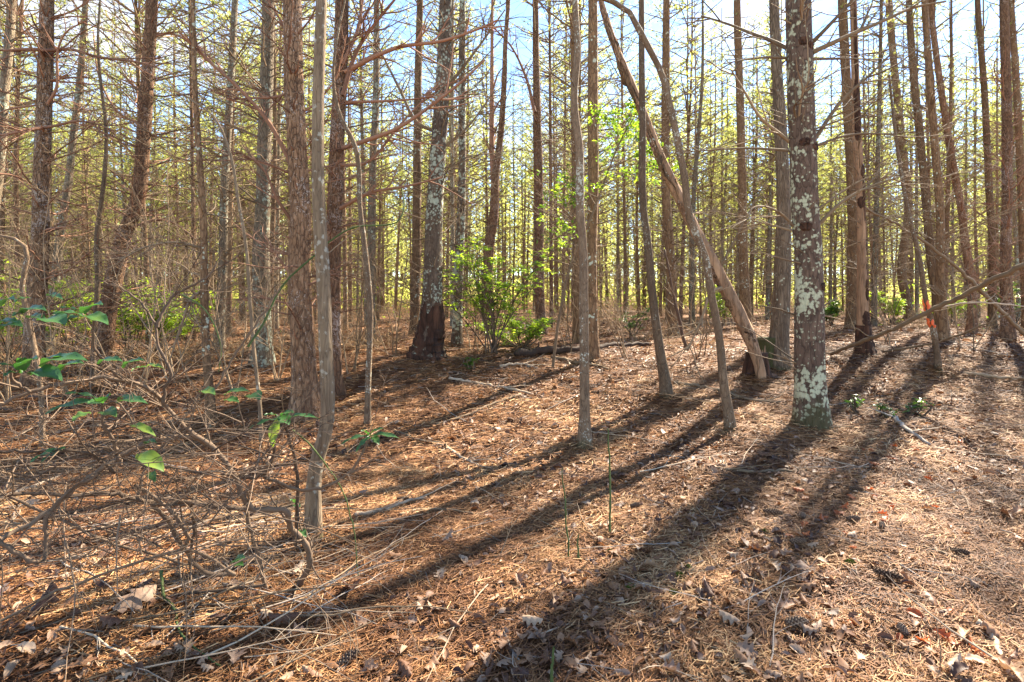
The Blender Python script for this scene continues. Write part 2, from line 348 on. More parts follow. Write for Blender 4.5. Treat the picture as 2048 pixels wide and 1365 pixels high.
def trunk_disp(seed, amp, knots=()):
    def f(pts, a):
        zz = pts[:, 2][:, None]; ca = np.cos(a)[None, :] * 1.0; sa = np.sin(a)[None, :] * 1.0
        d = 1 + amp * vnoise(ca * 2.2 + seed * 3.1, sa * 2.2, zz * 1.3, seed) + amp * .7 * vnoise(ca * 6, sa * 6 + seed, zz * 7, seed + 5)
        return d
    return f

# crown prototypes: wood and needle tufts above a bare stem, local z from 0
CROWN = []
def make_crown(seed, H=8.5, spread=2.3, dens=1.0):
    rng = np.random.default_rng(seed)
    wood, leaf = MB(), MB()
    wood.tube(spline([(0, 0, -.1), (rng.normal(0, .05), rng.normal(0, .05), H * .5), (0, 0, H)], 10), np.linspace(.03, .010, 10), 5)
    tv, tr = [], []
    z = 0.0
    while z < H - .2:
        nb = rng.integers(3, 6); a0 = rng.uniform(0, 6.28)
        for b in range(nb):
            a = a0 + b * 6.283 / nb + rng.normal(0, .25)
            L = spread * (1 - (z / H)) ** .75 * rng.uniform(.55, 1.1) + .25
            d = np.array([math.cos(a), math.sin(a), rng.uniform(.1, .55)])
            pts, ds = grow(wood, (0, 0, z + rng.normal(0, .05)), d, L, .016 + .004 * L, rng, 6, .04, .1, 4, 0, 0)
            nt_ = int(L * 14 * dens)
            for k in range(nt_):
                t = (1 - rng.uniform(0, .8) ** 1.5) * 5.99; i = int(t); q = pts[i] + (pts[i + 1] - pts[i]) * (t - i)
                sd = unit(rng.normal(0, 1, 3)); q2 = q + sd * rng.uniform(.05, .32) * np.array([1, 1, .5])
                wood.tube(np.array([q, q2]), [.004, .003], 3)
                dirn = unit(sd + ds[i] * .8 + np.array([0, 0, .35]))
                m = 11
                nd = dirn + rng.normal(0, .55, (m, 3)); nd /= np.linalg.norm(nd, axis=1)[:, None]
                ln = rng.uniform(.09, .17, (m, 1)); wd = rng.normal(0, 1, (m, 3)); wd = np.cross(nd, wd); wd /= np.linalg.norm(wd, axis=1)[:, None]
                base = q2 - nd * .02
                tri = np.stack([base - wd * .0075, base + wd * .0075, base + nd * ln], 1)
                tv.append(tri.reshape(-1, 3)); tr.append(np.full(m * 3, rng.uniform(0, 1)))
        z += rng.uniform(.45, .75) * (1 - .35 * z / H)
    v = np.vstack(tv); leaf.add(v, None, np.arange(len(v)).reshape(-1, 3), np.concatenate(tr))
    CROWN.append((wood.mesh('crown_branches', M['deadwood']), leaf.mesh('crown_needles', M['needle'], False), H))
for s in range(7): make_crown(100 + s, H=7.5 + .6 * (s % 4), spread=1.8 + .25 * (s % 3), dens=.78)
for s in range(3): make_crown(120 + s, H=7.0, spread=1.1, dens=.28)      # thin narrow crowns, kept sparse so sun reaches the floor
for s in range(3): make_crown(130 + s, H=7.4, spread=1.6, dens=.7)      # open crowns, loosened to let sun through

def put_crown(root, loc, k, sc=1.0, rz=0.0):
    w, l, H = CROWN[k]
    c = obj('crown', l, root, loc, kind='stuff'); c.rotation_euler[2] = rz; c.scale = (sc, sc, sc)
    b = obj('crown_branches', w, c)

# ------------------------------------------------------------------ traced trees
TREES = []
def tree(name, label, cat, pts, ws, mat, H=16, d=None, whorls=None, traced=(), bmat='deadwood', crown=True, seed=0, sides=20,
         blen=(.6, 2.1), bw=.0125, bstep=.36, bz0=.9, bnum=(4, 8), bup=(.0, .6), kids=7, level=1, group=None, flare=.5, amp=.07, zbr=6.0, straight=.75, droop=.02, wander=.11):
    """pts: pixel path from base to top; ws: widths in pixels at those points."""
    rng = np.random.default_rng(1000 + seed)
    if d is None: d = depth_at(*pts[0])
    base = P(*pts[0], d); base[2] = G(base[0], base[1])
    root = thing(name, label, cat, base, group)
    dl = rng.normal(0, .02) * d
    W3 = [base - base] + [P(*p, d + dl * (pts[0][1] - p[1]) / 800) - base for p in pts[1:]]
    rad = [w / FPX * d / 2 * math.cos(math.atan((p[0] - CX) / FPX)) for w, p in zip(ws, pts)]
    top = W3[-1]; dirn = unit(unit(W3[-1] - W3[-2]) * (1 - straight) + np.array([0, 0, straight])); 
    if H > top[2] + .6:
        n = 4; h = H - top[2]
        for i in range(1, n + 1):
            top = top + unit(dirn * (1 - .2 * i) + np.array([0, 0, .2 * i])) * (h / n); W3.append(top.copy()); rad.append(rad[len(ws) - 1] * (1 - .72 * i / n))
    path = np.hstack([np.array(W3), np.array(rad)[:, None]])
    path = np.vstack([path[0] + np.array([0, 0, -.15, 0]), path]); path[0, 3] = path[1, 3]
    n = int(max(24, min(150, H * 9))); sp = spline(path, n)
    zz = sp[:, 2]; r = sp[:, 3] * (1 + flare * np.exp(-np.maximum(zz, 0) / .16))
    r = np.maximum(r, .003)
    mb = MB(); mb.tube(sp[:, :3], r, sides, disp=trunk_disp(seed + 1, amp))
    obj('trunk', mb.mesh('trunk', M[mat]), root)
    def at(z):
        i = int(np.clip(np.searchsorted(zz, z), 1, n - 1)); return sp[i, :3].copy(), r[i]
    for tp, tw, dz in traced:
        m = MB(); k = len(tp)
        q = np.array([P(a, b, d + dz * i / (k - 1)) - base for i, (a, b) in enumerate(tp)])
        q = spline(q, max(10, 4 * k)); w = tw / FPX * d / 2
        m.tube(q, w * np.linspace(1, .35, len(q)), 7, .6)
        for j in range(kids + 4):
            i = rng.integers(2, len(q) - 1); dd = unit(q[i] - q[i - 1])
            cd = unit(dd + .8 * unit(np.cross(dd, rng.normal(0, 1, 3))))
            grow(m, q[i], cd, rng.uniform(.25, .8), w * .4, rng, 5, .03, .14, 4, 3, 1, .5, .8, .6)
        obj('branch', m.mesh('branch', M[bmat]), root)
    joined = MB() if d > 9.5 else None
    zs = []
    if whorls is not None: zs = list(whorls)
    else:
        z = bz0 * rng.uniform(.8, 1.2)
        while z < min(zbr, H * .8): zs.append(z); z += bstep * rng.uniform(.6, 1.35)
    for z in zs:
        for b in range(rng.integers(*bnum)):
            a = rng.uniform(0, 6.283); p, rr = at(z + rng.normal(0, .03))
            o = np.array([math.cos(a), math.sin(a), rng.uniform(*bup)])
            L = rng.uniform(*blen) * (1.0 if rng.random() > .3 else .3)
            m = MB() if joined is None else joined; grow(m, p + unit(o) * rr * .6, o, L, bw * rng.uniform(.6, 1.2), rng, 8, droop, wander, 5, kids if L > .5 else 2, level, tone=.4)
            if joined is None: obj('branch', m.mesh('branch', M[bmat]), root)
    if joined is not None and joined.n: obj('dead_branches', joined.mesh('dead_branches', M[bmat]), root, kind='stuff')
    if crown:
        cz = H - 8.0; p, rr = at(max(cz, 5.5)); put_crown(root, p, 7 + seed % 3, 1.0, rng.uniform(0, 6.28))
    TREES.append((base[0], base[1]))
    return root, base, d, at

T_pine = dict(H=16.5)
def scrap(root, at, z0, z1, mat, seed, arc=2.2, off=1.1, name='bark_scrap', face=-1.57):
    r = np.random.default_rng(seed); nz_, na = 9, 12; a0 = face + r.normal(0, .8)
    v = np.zeros((nz_, na, 3))
    for i, z in enumerate(np.linspace(z0, z1, nz_)):
        c, rr = at(z); e = math.sin(math.pi * (i + .4) / nz_) ** .5
        for j in range(na):
            u = (j / (na - 1) - .5) * arc * e * r.uniform(.8, 1.15) + a0; k = rr * (off + .05 * r.normal()) if 0 < j < na - 1 and 0 < i < nz_ - 1 else rr * .97
            v[i, j] = (c[0] + math.cos(u) * k, c[1] + math.sin(u) * k, z + r.normal(0, .25) * (z1 - z0) / nz_)
    i = np.arange(nz_ - 1)[:, None] * na; j = np.arange(na - 1)[None]
    m = MB(); m.add(v.reshape(-1, 3), np.stack([i + j, i + j + 1, i + na + j + 1, i + na + j], -1).reshape(-1, 4)); obj(name, m.mesh(name, M[mat]), root)
# left side
tree('pine_tree', 'reddish scaly pine near the left edge with a long limb crossing it', 'pine tree',
     [(70, 771), (68, 713), (79, 508), (85, 308), (90, 171), (94, 0)], [48, 46, 40, 36, 34, 31], 'pine_plate', seed=1, bmat='deadred', blen=(.6, 1.7), bw=.014,
     traced=[([(92, 102), (140, 99), (191, 113), (290, 128), (330, 142)], 7, -.6), ([(92, 101), (60, 99), (0, 101), (-40, 96)], 7, -.3),
             ([(86, 256), (68, 258), (30, 266), (-30, 276)], 8, -.4), ([(88, 256), (120, 250), (150, 243), (185, 247), (230, 262)], 6, -.5),
             ([(96, 208), (112, 180), (116, 100), (128, 70), (175, 40)], 6, -.3), ([(82, 560), (130, 545), (190, 500), (240, 495)], 5, -.5)])
tree('pine_tree', 'red pine leaning right with a sunlit pale flank, left of centre', 'pine tree',
     [(205, 735), (212, 645), (232, 542), (253, 457), (267, 427), (287, 273), (294, 171), (304, 0)], [44, 40, 37, 33, 31, 30, 28, 25], 'pine_red', seed=2, bmat='deadred', blen=(.5, 1.6),
     traced=[([(300, 75), (340, 68), (395, 95), (440, 130)], 5, .4), ([(285, 250), (240, 228), (200, 160), (186, 60)], 5, .3), ([(250, 460), (330, 440), (380, 470), (410, 500)], 5, -.6)])
tree('pine_tree', 'pale grey trunk slanting in from the left edge', 'pine tree',
     [(-75, 745), (-20, 460), (-2, 330), (7, 205), (24, 0)], [30, 27, 25, 23, 19], 'pine_grey', seed=3, blen=(.4, 1.2))
tree('pine_tree', 'thin pale grey trunk leaning behind the long-limbed left pine', 'pine tree',
     [(98, 705), (109, 577), (120, 474), (133, 393), (147, 273), (157, 188), (171, 0)], [22, 20, 19, 17, 16, 15, 12], 'pine_grey', seed=4, blen=(.4, 1.3))
tree('sapling', 'crooked bare sapling rising in front of the leftmost reddish pine', 'sapling',
     [(84, 898), (84, 816), (75, 730), (58, 645), (44, 577), (48, 491), (30, 478), (-8, 470), (-60, 440)], [13, 12, 12, 12, 11, 10, 8, 7, 5], 'sapling', H=3, seed=5, crown=False, bnum=(1, 2), blen=(.3, .8), bw=.006, amp=.1, straight=0, flare=.2)
tree('sapling', 'straight brown sapling between the two left reddish pines', 'sapling',
     [(186, 785), (188, 679), (195, 577), (195, 457), (202, 410), (212, 256), (202, 171), (196, 90), (200, 0)], [13, 12, 12, 11, 10, 8, 7, 6, 5], 'sapling', H=6.5, seed=6, crown=False, blen=(.4, 1.0), bw=.006)
tree('young_tree', 'slim knotty brown tree with a pale broken side stub', 'tree',
     [(422, 848), (412, 696), (408, 560), (407, 457), (398, 308), (390, 171), (386, 0)], [20, 17, 17, 15, 13, 11, 9], 'pine_brown', H=10, seed=7, blen=(.5, 1.4), crown=False, bnum=(2, 5), traced=[([(408, 583), (390, 590), (365, 645), (340, 720)], 7, -.3), ([(402, 497), (360, 486), (300, 492), (240, 520)], 6, -.4)], bw=.008)
tree('pine_tree', 'dark slender pine just right of the knotty brown tree', 'pine tree',
     [(438, 705), (446, 520), (448, 393), (455, 273), (461, 171), (470, 0)], [22, 19, 17, 16, 15, 13], 'pine_grey', seed=8, blen=(.5, 1.3))
tree('sapling', 'thin pale whip-like sapling left of the big plated pine', 'sapling',
     [(523, 900), (520, 816), (509, 713), (501, 611), (492, 491), (478, 410), (455, 290), (425, 230), (380, 200)], [8, 8, 8, 8, 7, 7, 6, 5, 4], 'grey_smooth', H=3, seed=9, crown=False, bnum=(1, 2), blen=(.2, .6), bw=.004, straight=0, flare=.4)
tree('pine_tree', 'grey-green pine trunk with a brown base behind the whip-like sapling', 'pine tree',
     [(525, 730), (526, 679), (523, 491), (525, 444), (528, 308), (533, 171), (537, 0)], [42, 38, 34, 31, 28, 27, 24], 'pine_grey', seed=10, blen=(.5, 1.5))
tree('pine_tree', 'big plated reddish-brown pine left of the grey foreground tree', 'pine tree',
     [(612, 832), (607, 713), (600, 508), (602, 444), (595, 308), (588, 171), (584, 0)], [56, 50, 44, 42, 40, 39, 37], 'pine_plate', seed=11, bmat='deadred', sides=28, blen=(.4, 1.3), bw=.012,
     traced=[([(600, 180), (547, 195), (496, 197), (458, 200)], 7, -.3), ([(580, 322), (533, 239), (479, 178), (410, 116), (356, 62)], 10, -.5),
             ([(582, 440), (555, 400), (520, 330), (470, 300)], 7, -.4), ([(590, 95), (560, 40), (530, -10)], 7, .2), ([(590, 560), (560, 520), (530, 470)], 6, .3)])
tree('young_tree', 'smooth grey slender tree in the left foreground beside the plated pine', 'tree',
     [(627, 1082), (636, 915), (646, 884), (651, 679), (646, 542), (639, 444), (636, 239), (643, 0)], [34, 29, 29, 28, 28, 27, 24, 22], 'grey_smooth', H=9, seed=12, crown=False, bnum=(0, 2), blen=(.1, .5), bw=.006, sides=26, amp=.04, flare=.22)
tree('pine_tree', 'red-branched pine behind the smooth grey tree, limbs sweeping right', 'pine tree',
     [(663, 790), (664, 680), (665, 542), (670, 400), (673, 308), (680, 171), (684, 0)], [44, 38, 34, 31, 30, 29, 28], 'pine_red', seed=13, bmat='deadred', blen=(.4, 1.2), bw=.011,
     traced=[([(690, 145), (740, 118), (793, 96), (885, 82), (964, 55), (994, 41)], 10, -.4), ([(684, 297), (730, 282), (782, 263), (871, 205), (919, 167), (970, 120)], 10, -.2),
             ([(680, 417), (741, 386), (817, 372), (885, 355)], 8, -.3), ([(690, 205), (782, 202), (871, 195)], 7, .3), ([(685, 191), (714, 102), (755, 41), (789, 0), (820, -40)], 10, -.2),
             ([(675, 330), (720, 330), (800, 250), (860, 185)], 7, .3), ([(684, 130), (715, 60), (725, 0), (726, -40)], 9, .2)])
tree('sapling', 'thin bent sapling with a bright sunlit edge, centre left', 'sapling',
     [(735, 863), (736, 782), (740, 611), (731, 508), (721, 427), (707, 284), (682, 236), (667, 164), (672, 90), (690, 0)], [13, 12, 12, 11, 10, 9, 8, 6, 5, 4], 'sapling', H=5.2, seed=14, crown=False, bnum=(0, 2), blen=(.2, .6), bw=.004, flare=.4)
# centre
r11, b11, d11, at11 = tree('pine_tree', 'lichen-flecked pine with a dark flared base, left of the green bush', 'pine tree',
     [(855, 719), (861, 645), (866, 560), (868, 450), (876, 308), (885, 171), (892, 0)], [58, 47, 38, 34, 31, 28, 24], 'pine_mottled', seed=15, sides=28, blen=(.5, 1.6), bw=.012, flare=.45,
     traced=[([(876, 265), (840, 250), (800, 180), (770, 120), (740, 60)], 8, .3), ([(886, 185), (930, 130), (960, 90), (1010, 20)], 7, -.2), ([(880, 300), (930, 260), (990, 180)], 6, .3)])
sl = MB()
zz = np.linspace(-.12, 1.13, 40); cpts = np.array([at11(max(z, 0.0))[0] for z in zz]); cpts[:, 2] = zz; crr = np.array([at11(max(z, 0.0))[1] for z in zz]) * (1.12 - .30 * sstep(.72, 1.13, zz))
sl.tube(cpts, crr, 40, disp=trunk_disp(77, .13)); obj('base_bark', sl.mesh('base_bark', M['bark_dark']), r11, label='dark loose bark jacket round the lower trunk')
tree('pine_tree', 'dark pine close behind the flared-base pine on its left', 'pine tree',
     [(830, 672), (832, 543), (834, 410), (836, 171), (840, 0)], [20, 18, 17, 15, 13], 'pine_brown', seed=16, blen=(.5, 1.3))
tree('pine_tree', 'grey-flecked slim pine behind the thin bent sapling', 'pine tree',
     [(741, 690), (743, 543), (743, 444), (747, 308), (752, 205), (753, 34)], [19, 17, 16, 15, 14, 12], 'pine_grey', seed=17, blen=(.5, 1.3))
tree('pine_tree', 'slim mottled pine just right of the flared-base pine', 'pine tree',
     [(914, 693), (919, 508), (923, 410), (924, 137), (925, 0)], [20, 19, 17, 14, 12], 'pine_mottled', seed=18, blen=(.5, 1.3))
tree('pine_tree', 'forked pine splitting into two stems behind the green bush', 'pine tree',
     [(978, 668), (981, 474), (986, 444), (992, 342), (1001, 273), (1008, 171), (1011, 85), (1017, 0)], [24, 20, 19, 15, 12, 11, 9, 8], 'pine_red', seed=19, blen=(.4, 1.3), bmat='deadred',
     traced=[([(988, 370), (984, 308), (984, 205), (984, 103), (985, 0), (986, -60)], 12, .3)])
tree('pine_tree', 'straight reddish pine right of the green bush', 'pine tree',
     [(1083, 668), (1080, 611), (1078, 410), (1075, 273), (1073, 171), (1071, 0)], [22, 20, 19, 18, 15, 12], 'pine_red', seed=20, bmat='deadred', blen=(.5, 1.5), bstep=.4,
     traced=[([(1070, 225), (1050, 150), (1020, 90), (975, 45)], 7, .3)])
tree('sapling', 'wavy lichen-spotted sapling with a mossy foot at the centre', 'sapling',
     [(1169, 898), (1169, 833), (1169, 748), (1167, 611), (1165, 474), (1162, 444), (1158, 290), (1148, 205), (1155, 103), (1150, 0)], [29, 22, 20, 19, 17, 17, 16, 15, 13, 12], 'sapling', H=8, seed=21, crown=False, bnum=(0, 2), blen=(.2, .8), bw=.006, sides=22, flare=.2)
tree('pine_tree', 'smooth purplish-brown pine standing right behind the wavy sapling', 'pine tree',
     [(1186, 722), (1184, 594), (1184, 474), (1186, 410), (1186, 239), (1186, 100), (1186, 0)], [23, 21, 20, 21, 21, 20, 18], 'pine_brown', seed=22, blen=(.4, 1.2), bnum=(1, 3))
# right of centre
M['snag'] = M['stripped']
rsn, bsn, dsn, atsn = tree('dead_tree', 'bare tan dead trunk snapped off its stump and leaning left', 'dead tree',
     [(1522, 731), (1485, 645), (1451, 577), (1416, 508), (1370, 417), (1329, 335), (1268, 181), (1241, 120), (1206, 17)], [23, 26, 26, 25, 23, 20, 17, 15, 12], 'stripped', d=7.35, H=6.2, seed=23, crown=False, bnum=(1, 3), blen=(.2, .8), bw=.009, straight=.1, flare=0, amp=.2,
     traced=[([(1447, 575), (1430, 580), (1403, 638), (1375, 703)], 7, -.1), ([(1480, 640), (1440, 560), (1480, 460), (1540, 350)], 5, .3)])
for k_, (z0, z1) in enumerate(((.55, .8), (1.0, 1.2), (1.3, 1.9), (1.75, 2.1), (2.3, 2.6), (2.7, 3.9), (3.2, 4.2), (3.9, 5.4), (4.4, 5.8))): scrap(rsn, atsn, z0, z1, 'pine_brown' if k_ % 2 else 'pine_red', 240 + k_, arc=1.2 if k_ < 5 else 2.4, off=1.07)
stump = thing('stump', 'mossy broken stump at the foot of the leaning tan trunk', 'stump', on_ground(1514, 752))
ms = MB(); hs = np.linspace(-.1, .34, 12); ms.tube(np.stack([0 * hs, 0 * hs, hs], 1), .15 * (1 + .4 * np.exp(-np.maximum(hs, 0) / .12)), 22, disp=trunk_disp(31, .16), cap=True)
obj('wood', ms.mesh('stump_wood', M['bark_dark']), stump)
for k in range(9):
    a = k * .7; m = MB(); m.tube([(.11 * math.cos(a), .11 * math.sin(a), .3), (.12 * math.cos(a), .12 * math.sin(a), .36 + .1 * random.Random(k).random())], [.02, .004], 4); obj('splinter', m.mesh('splinter', M['stripped']), stump)
stump2 = thing('stump', 'green mossy stump squeezed between leaning trunk and grey fissured tree', 'stump', on_ground(1533, 735))
ms = MB(); hs = np.linspace(-.1, .46, 12); ms.tube(np.stack([0 * hs, 0 * hs, hs], 1), .13 * (1 + .3 * np.exp(-np.maximum(hs, 0) / .12)), 22, disp=trunk_disp(32, .14), cap=True)
obj('wood', ms.mesh('stump_wood', bark('mossy_stump', (.12, .12, .05), (.06, .07, .025), (.03, .025, .012), 30, .3, moss=1.2, vary=False)), stump2)
tree('sapling', 'lichen-speckled thin sapling between wavy sapling and leaning trunk', 'sapling',
     [(1333, 797), (1319, 696), (1305, 594), (1292, 457), (1290, 444), (1285, 239), (1283, 0)], [23, 19, 17, 15, 15, 13, 11], 'sapling', H=8, seed=24, crown=False, bnum=(0, 3), blen=(.3, .9), bw=.006, flare=.4)
tree('sapling', 'slender crooked sapling arching left across the leaning tan trunk', 'sapling',
     [(1461, 866), (1447, 765), (1439, 679), (1423, 594), (1403, 491), (1386, 457), (1367, 342), (1346, 239), (1323, 147), (1282, 68), (1261, 27), (1203, -5), (1150, -20)], [22, 18, 16, 16, 15, 15, 14, 13, 12, 12, 10, 9, 7], 'sapling', H=3, seed=25, crown=False, bnum=(0, 2), blen=(.3, .9), bw=.006, straight=0, flare=.4)
tree('pine_tree', 'dark pine standing behind the lichen-speckled sapling', 'pine tree',
     [(1346, 672), (1340, 508), (1333, 410), (1331, 205), (1333, 0)], [21, 19, 18, 16, 14], 'pine_brown', seed=26, blen=(.5, 1.5), bstep=.4)
tree('pine_tree', 'brown pine left of the grey fissured tree', 'pine tree',
     [(1492, 655), (1490, 577), (1485, 474), (1485, 410), (1480, 205), (1474, 0)], [22, 20, 20, 18, 16, 14], 'pine_brown', seed=27, blen=(.5, 1.5), bstep=.4)
tree('hardwood_tree', 'grey fissured tree close behind the lichen-covered pine', 'tree',
     [(1556, 738), (1562, 611), (1565, 508), (1567, 427), (1562, 273), (1556, 171), (1550, 68), (1548, 0)], [44, 37, 34, 30, 26, 23, 21, 20], 'oak_grey', seed=28, H=12, crown=False, bnum=(0, 2), blen=(.3, 1.0), sides=26)
L22 = dict(kids=3)
d22 = depth_at(1623, 848)
r22, b22, dd22, at22 = tree('pine_tree', 'thick pine covered in pale green lichen, right foreground', 'pine tree',
     [(1623, 848), (1621, 782), (1618, 611), (1615, 474), (1611, 427), (1606, 308), (1601, 171), (1596, 0)], [74, 67, 61, 57, 57, 56, 54, 51], 'pine_lichen', seed=29, sides=40, blen=(.5, 1.4), bw=.011, flare=.2, amp=.035,
     whorls=[.55, 1.15, 1.75, 2.3, 3.2, 4.35, 5.3], bnum=(2, 5), kids=3,
     traced=[([(1585, 103), (1550, 85), (1500, 66), (1460, 50), (1402, 32)], 9, .5), ([(1585, 118), (1540, 115), (1490, 120), (1448, 128)], 6, -.4), ([(1612, 98), (1650, 60), (1705, 0), (1740, -40)], 9, -.4),
             ([(1625, 105), (1690, 75), (1760, 45), (1830, 15), (1892, 3)], 10, -.2), ([(1622, 118), (1690, 118), (1760, 119)], 6, .4), ([(1605, 95), (1602, 50), (1606, 0), (1608, -40)], 8, -.5),
             ([(1590, 292), (1555, 265), (1520, 235), (1490, 185), (1463, 141)], 8, -.3), ([(1585, 302), (1500, 297), (1430, 300), (1373, 305)], 6, .5), ([(1622, 290), (1690, 195), (1740, 150), (1785, 105)], 9, -.3),
             ([(1604, 290), (1598, 230), (1608, 180), (1626, 152)], 7, -.5), ([(1632, 292), (1690, 272), (1760, 268), (1815, 276)], 6, .4), ([(1612, 285), (1588, 215), (1600, 200)], 6, -.5),
             ([(1592, 458), (1565, 430), (1530, 414), (1505, 417), (1496, 445)], 6, -.4), ([(1585, 462), (1540, 450), (1500, 440)], 5, .3), ([(1636, 450), (1690, 400), (1750, 370), (1800, 354)], 8, -.3)])
for k_, row in enumerate((98, 292, 455, 572, 300, 105)):
    zc = CAMH + (HZ - row) / FPX * dd22 - b22[2]; scrap(r22, at22, zc - .06, zc + .035, 'bark_dark', 270 + k_, arc=1.0, off=1.07, name='knot', face=-1.57 + (k_ > 3) * 1.2)
tree('pine_tree', 'dark pine hugging the left side of the bark-stripped trunk', 'pine tree',
     [(1703, 656), (1705, 543), (1705, 427), (1700, 308), (1693, 171), (1685, 0)], [24, 22, 21, 20, 19, 18], 'pine_brown', seed=30, blen=(.5, 1.4))
r24, b24, dd24, at24 = tree('dead_tree', 'upright trunk with orange bare wood where bark fell away', 'dead tree',
     [(1731, 709), (1726, 645), (1724, 543), (1722, 427), (1715, 273), (1710, 137), (1707, 0)], [32, 27, 20, 18, 18, 16, 14], 'stripped', seed=31, H=9, crown=False, blen=(.4, 1.3), bw=.008, amp=.1)
sl = MB()
zz = np.linspace(-.1, .50, 16); c_ = np.array([at24(max(z, 0.))[0] for z in zz]); c_[:, 2] = zz; sl.tube(c_, np.array([at24(max(z, 0.))[1] for z in zz]) * 1.14, 24, disp=trunk_disp(78, .14)); obj('base_bark', sl.mesh('base_bark', M['bark_dark']), r24)
for k_, (z0, z1) in enumerate(((.45, .75), (1.34, 1.60), (1.75, 2.08), (2.5, 2.7), (3.0, 3.25), (3.6, 4.7), (.9, 1.3), (2.2, 3.0), (4.5, 6.0))): scrap(r24, at24, z0, z1, 'bark_dark', 200 + k_, arc=2.0 if k_ < 6 else 1.0)
right = [
 ('brown pine in the right background, first right of the stripped trunk', [(1818, 640), (1803, 543), (1816, 427), (1806, 308), (1792, 171), (1784, 85), (1778, 0)], [20, 19, 18, 17, 16, 15, 14], 'pine_brown', 32),
 ('tall left-leaning pine just behind the orange-flagged sapling', [(1880, 668), (1861, 508), (1854, 427), (1840, 273), (1826, 137), (1818, 0)], [22, 19, 18, 17, 16, 14], 'pine_brown', 33),
 ('straight pine just right of the orange-flagged sapling', [(1886, 682), (1880, 543), (1881, 444), (1871, 308), (1858, 137), (1849, 0)], [24, 20, 18, 17, 15, 13], 'pine_brown', 34),
 ('crooked reddish pine, third in from the right edge', [(1943, 668), (1944, 577), (1929, 474), (1926, 444), (1902, 308), (1881, 171), (1864, 34)], [22, 20, 18, 17, 15, 14, 12], 'pine_red', 35),
 ('slim straight pine, second in from the right edge', [(1984, 655), (1984, 474), (1980, 410), (1968, 171), (1955, 0)], [19, 16, 16, 14, 12], 'pine_brown', 36),
 ('thickest brown pine beside the right edge', [(2016, 680), (2011, 508), (2014, 410), (2013, 205), (2008, 0)], [30, 24, 23, 22, 20], 'pine_red', 37),
 ('thin pine cut by the right edge of the view', [(2052, 668), (2047, 500), (2041, 342), (2031, 137), (2022, 0)], [20, 18, 17, 15, 13], 'pine_brown', 38)]
for lb, p_, w_, mt, sd in right:
    tree('pine_tree', lb, 'pine tree', p_, w_, mt, seed=sd, blen=(.5, 1.5), bstep=.38, bup=(.2, .75), bmat='deadred' if mt == 'pine_red' else 'deadwood')
rf, bf, df, atf = tree('sapling', 'thin sapling tied with orange ribbon, right middle ground', 'sapling',
     [(1876, 743), (1867, 662), (1854, 611), (1837, 508), (1820, 440), (1795, 300), (1778, 150)], [14, 13, 12, 10, 9, 7, 5], 'sapling', H=5, seed=39, crown=False, bnum=(1, 3), blen=(.3, .9), bw=.005, flare=.4)
tape = thing('flagging_tape', 'two bands of orange ribbon wrapped round the thin right-hand sapling', 'ribbon', bf)
for z0, z1 in ((CAMH + (HZ - 628) / FPX * df - bf[2], CAMH + (HZ - 597) / FPX * df - bf[2]), (CAMH + (HZ - 656) / FPX * df - bf[2], CAMH + (HZ - 637) / FPX * df - bf[2])):
    for k_ in range(3): scrap(tape, atf, z0 + .02 * k_ * (z1 - z0), z1 - .1 * k_ * (z1 - z0), 'orange', int(z0 * 100) + k_, arc=2.0, off=1.12 + .04 * k_, name='ribbon_wrap', face=-1.57 + .9 * (k_ - 1))

# ------------------------------------------------------------------ background stand: shared meshes, individual trees
BG = []
def make_bg(seed, mat, bmat, R, H):
    rng = np.random.default_rng(seed)
    t = MB(); b = MB()
    lean = rng.normal(0, .25, 2); path = spline([(0, 0, -.3), (0, 0, 0), (lean[0] * .4 + rng.normal(0, .05), lean[1] * .4, H * .35), (lean[0], lean[1], H * .7), (lean[0], lean[1], H)], 34)
    zz = path[:, 2]; r = R * (1 - .75 * np.clip(zz / H, 0, 1)) * (1 + .3 * np.exp(-np.maximum(zz, 0) / .2))
    t.tube(path, r, 12, disp=trunk_disp(seed, .06))
    z = rng.uniform(.8, 1.6)
    while z < H - 6.0:
        i = int(np.searchsorted(zz, z)); p = path[min(i, 33)]
        for k in range(rng.integers(3, 7)):
            a = rng.uniform(0, 6.283); up = rng.uniform(0, .65)
            o = np.array([math.cos(a), math.sin(a), up]); L = rng.uniform(.6, 2.2) * (1 if rng.random() > .25 else .35)
            grow(b, p + unit(o) * R * .4, o, L, .014, rng, 6, .02, .10, 4, 6, 1, .55, .8, .6)
        z += rng.uniform(.22, .42)
    BG.append((t.mesh('stand_trunk', M[mat]), b.mesh('stand_branches', M[bmat]), H, path[int(np.searchsorted(zz, H - 7.8))][:2]))
for k in range(10):
    make_bg(300 + k, ['pine_brown', 'pine_red', 'pine_brown', 'pine_grey', 'pine_brown'][k % 5], 'deadwood', 0.055 + .012 * (k % 5), 12.6 + (k % 4) * 1.2)
rng = np.random.default_rng(21)
placed = list(TREES); spots = []
tries = 0
while len(spots) < 245 and tries < 20000:
    tries += 1
    y = math.sqrt(rng.uniform(9.5 ** 2, 46 ** 2)); x = rng.uniform(-1.12, 1.12) * y + rng.uniform(-1, 1)
    mind = .9 if y > 15 else 1.6
    if y < 13 and abs(x) < y and rng.random() < .6: continue
    if any((x - a) ** 2 + (y - b) ** 2 < mind * mind for a, b in placed): continue
    if not -60 < CX + FPX * x / y < 2140: continue
    placed.append((x, y)); spots.append((x, y))
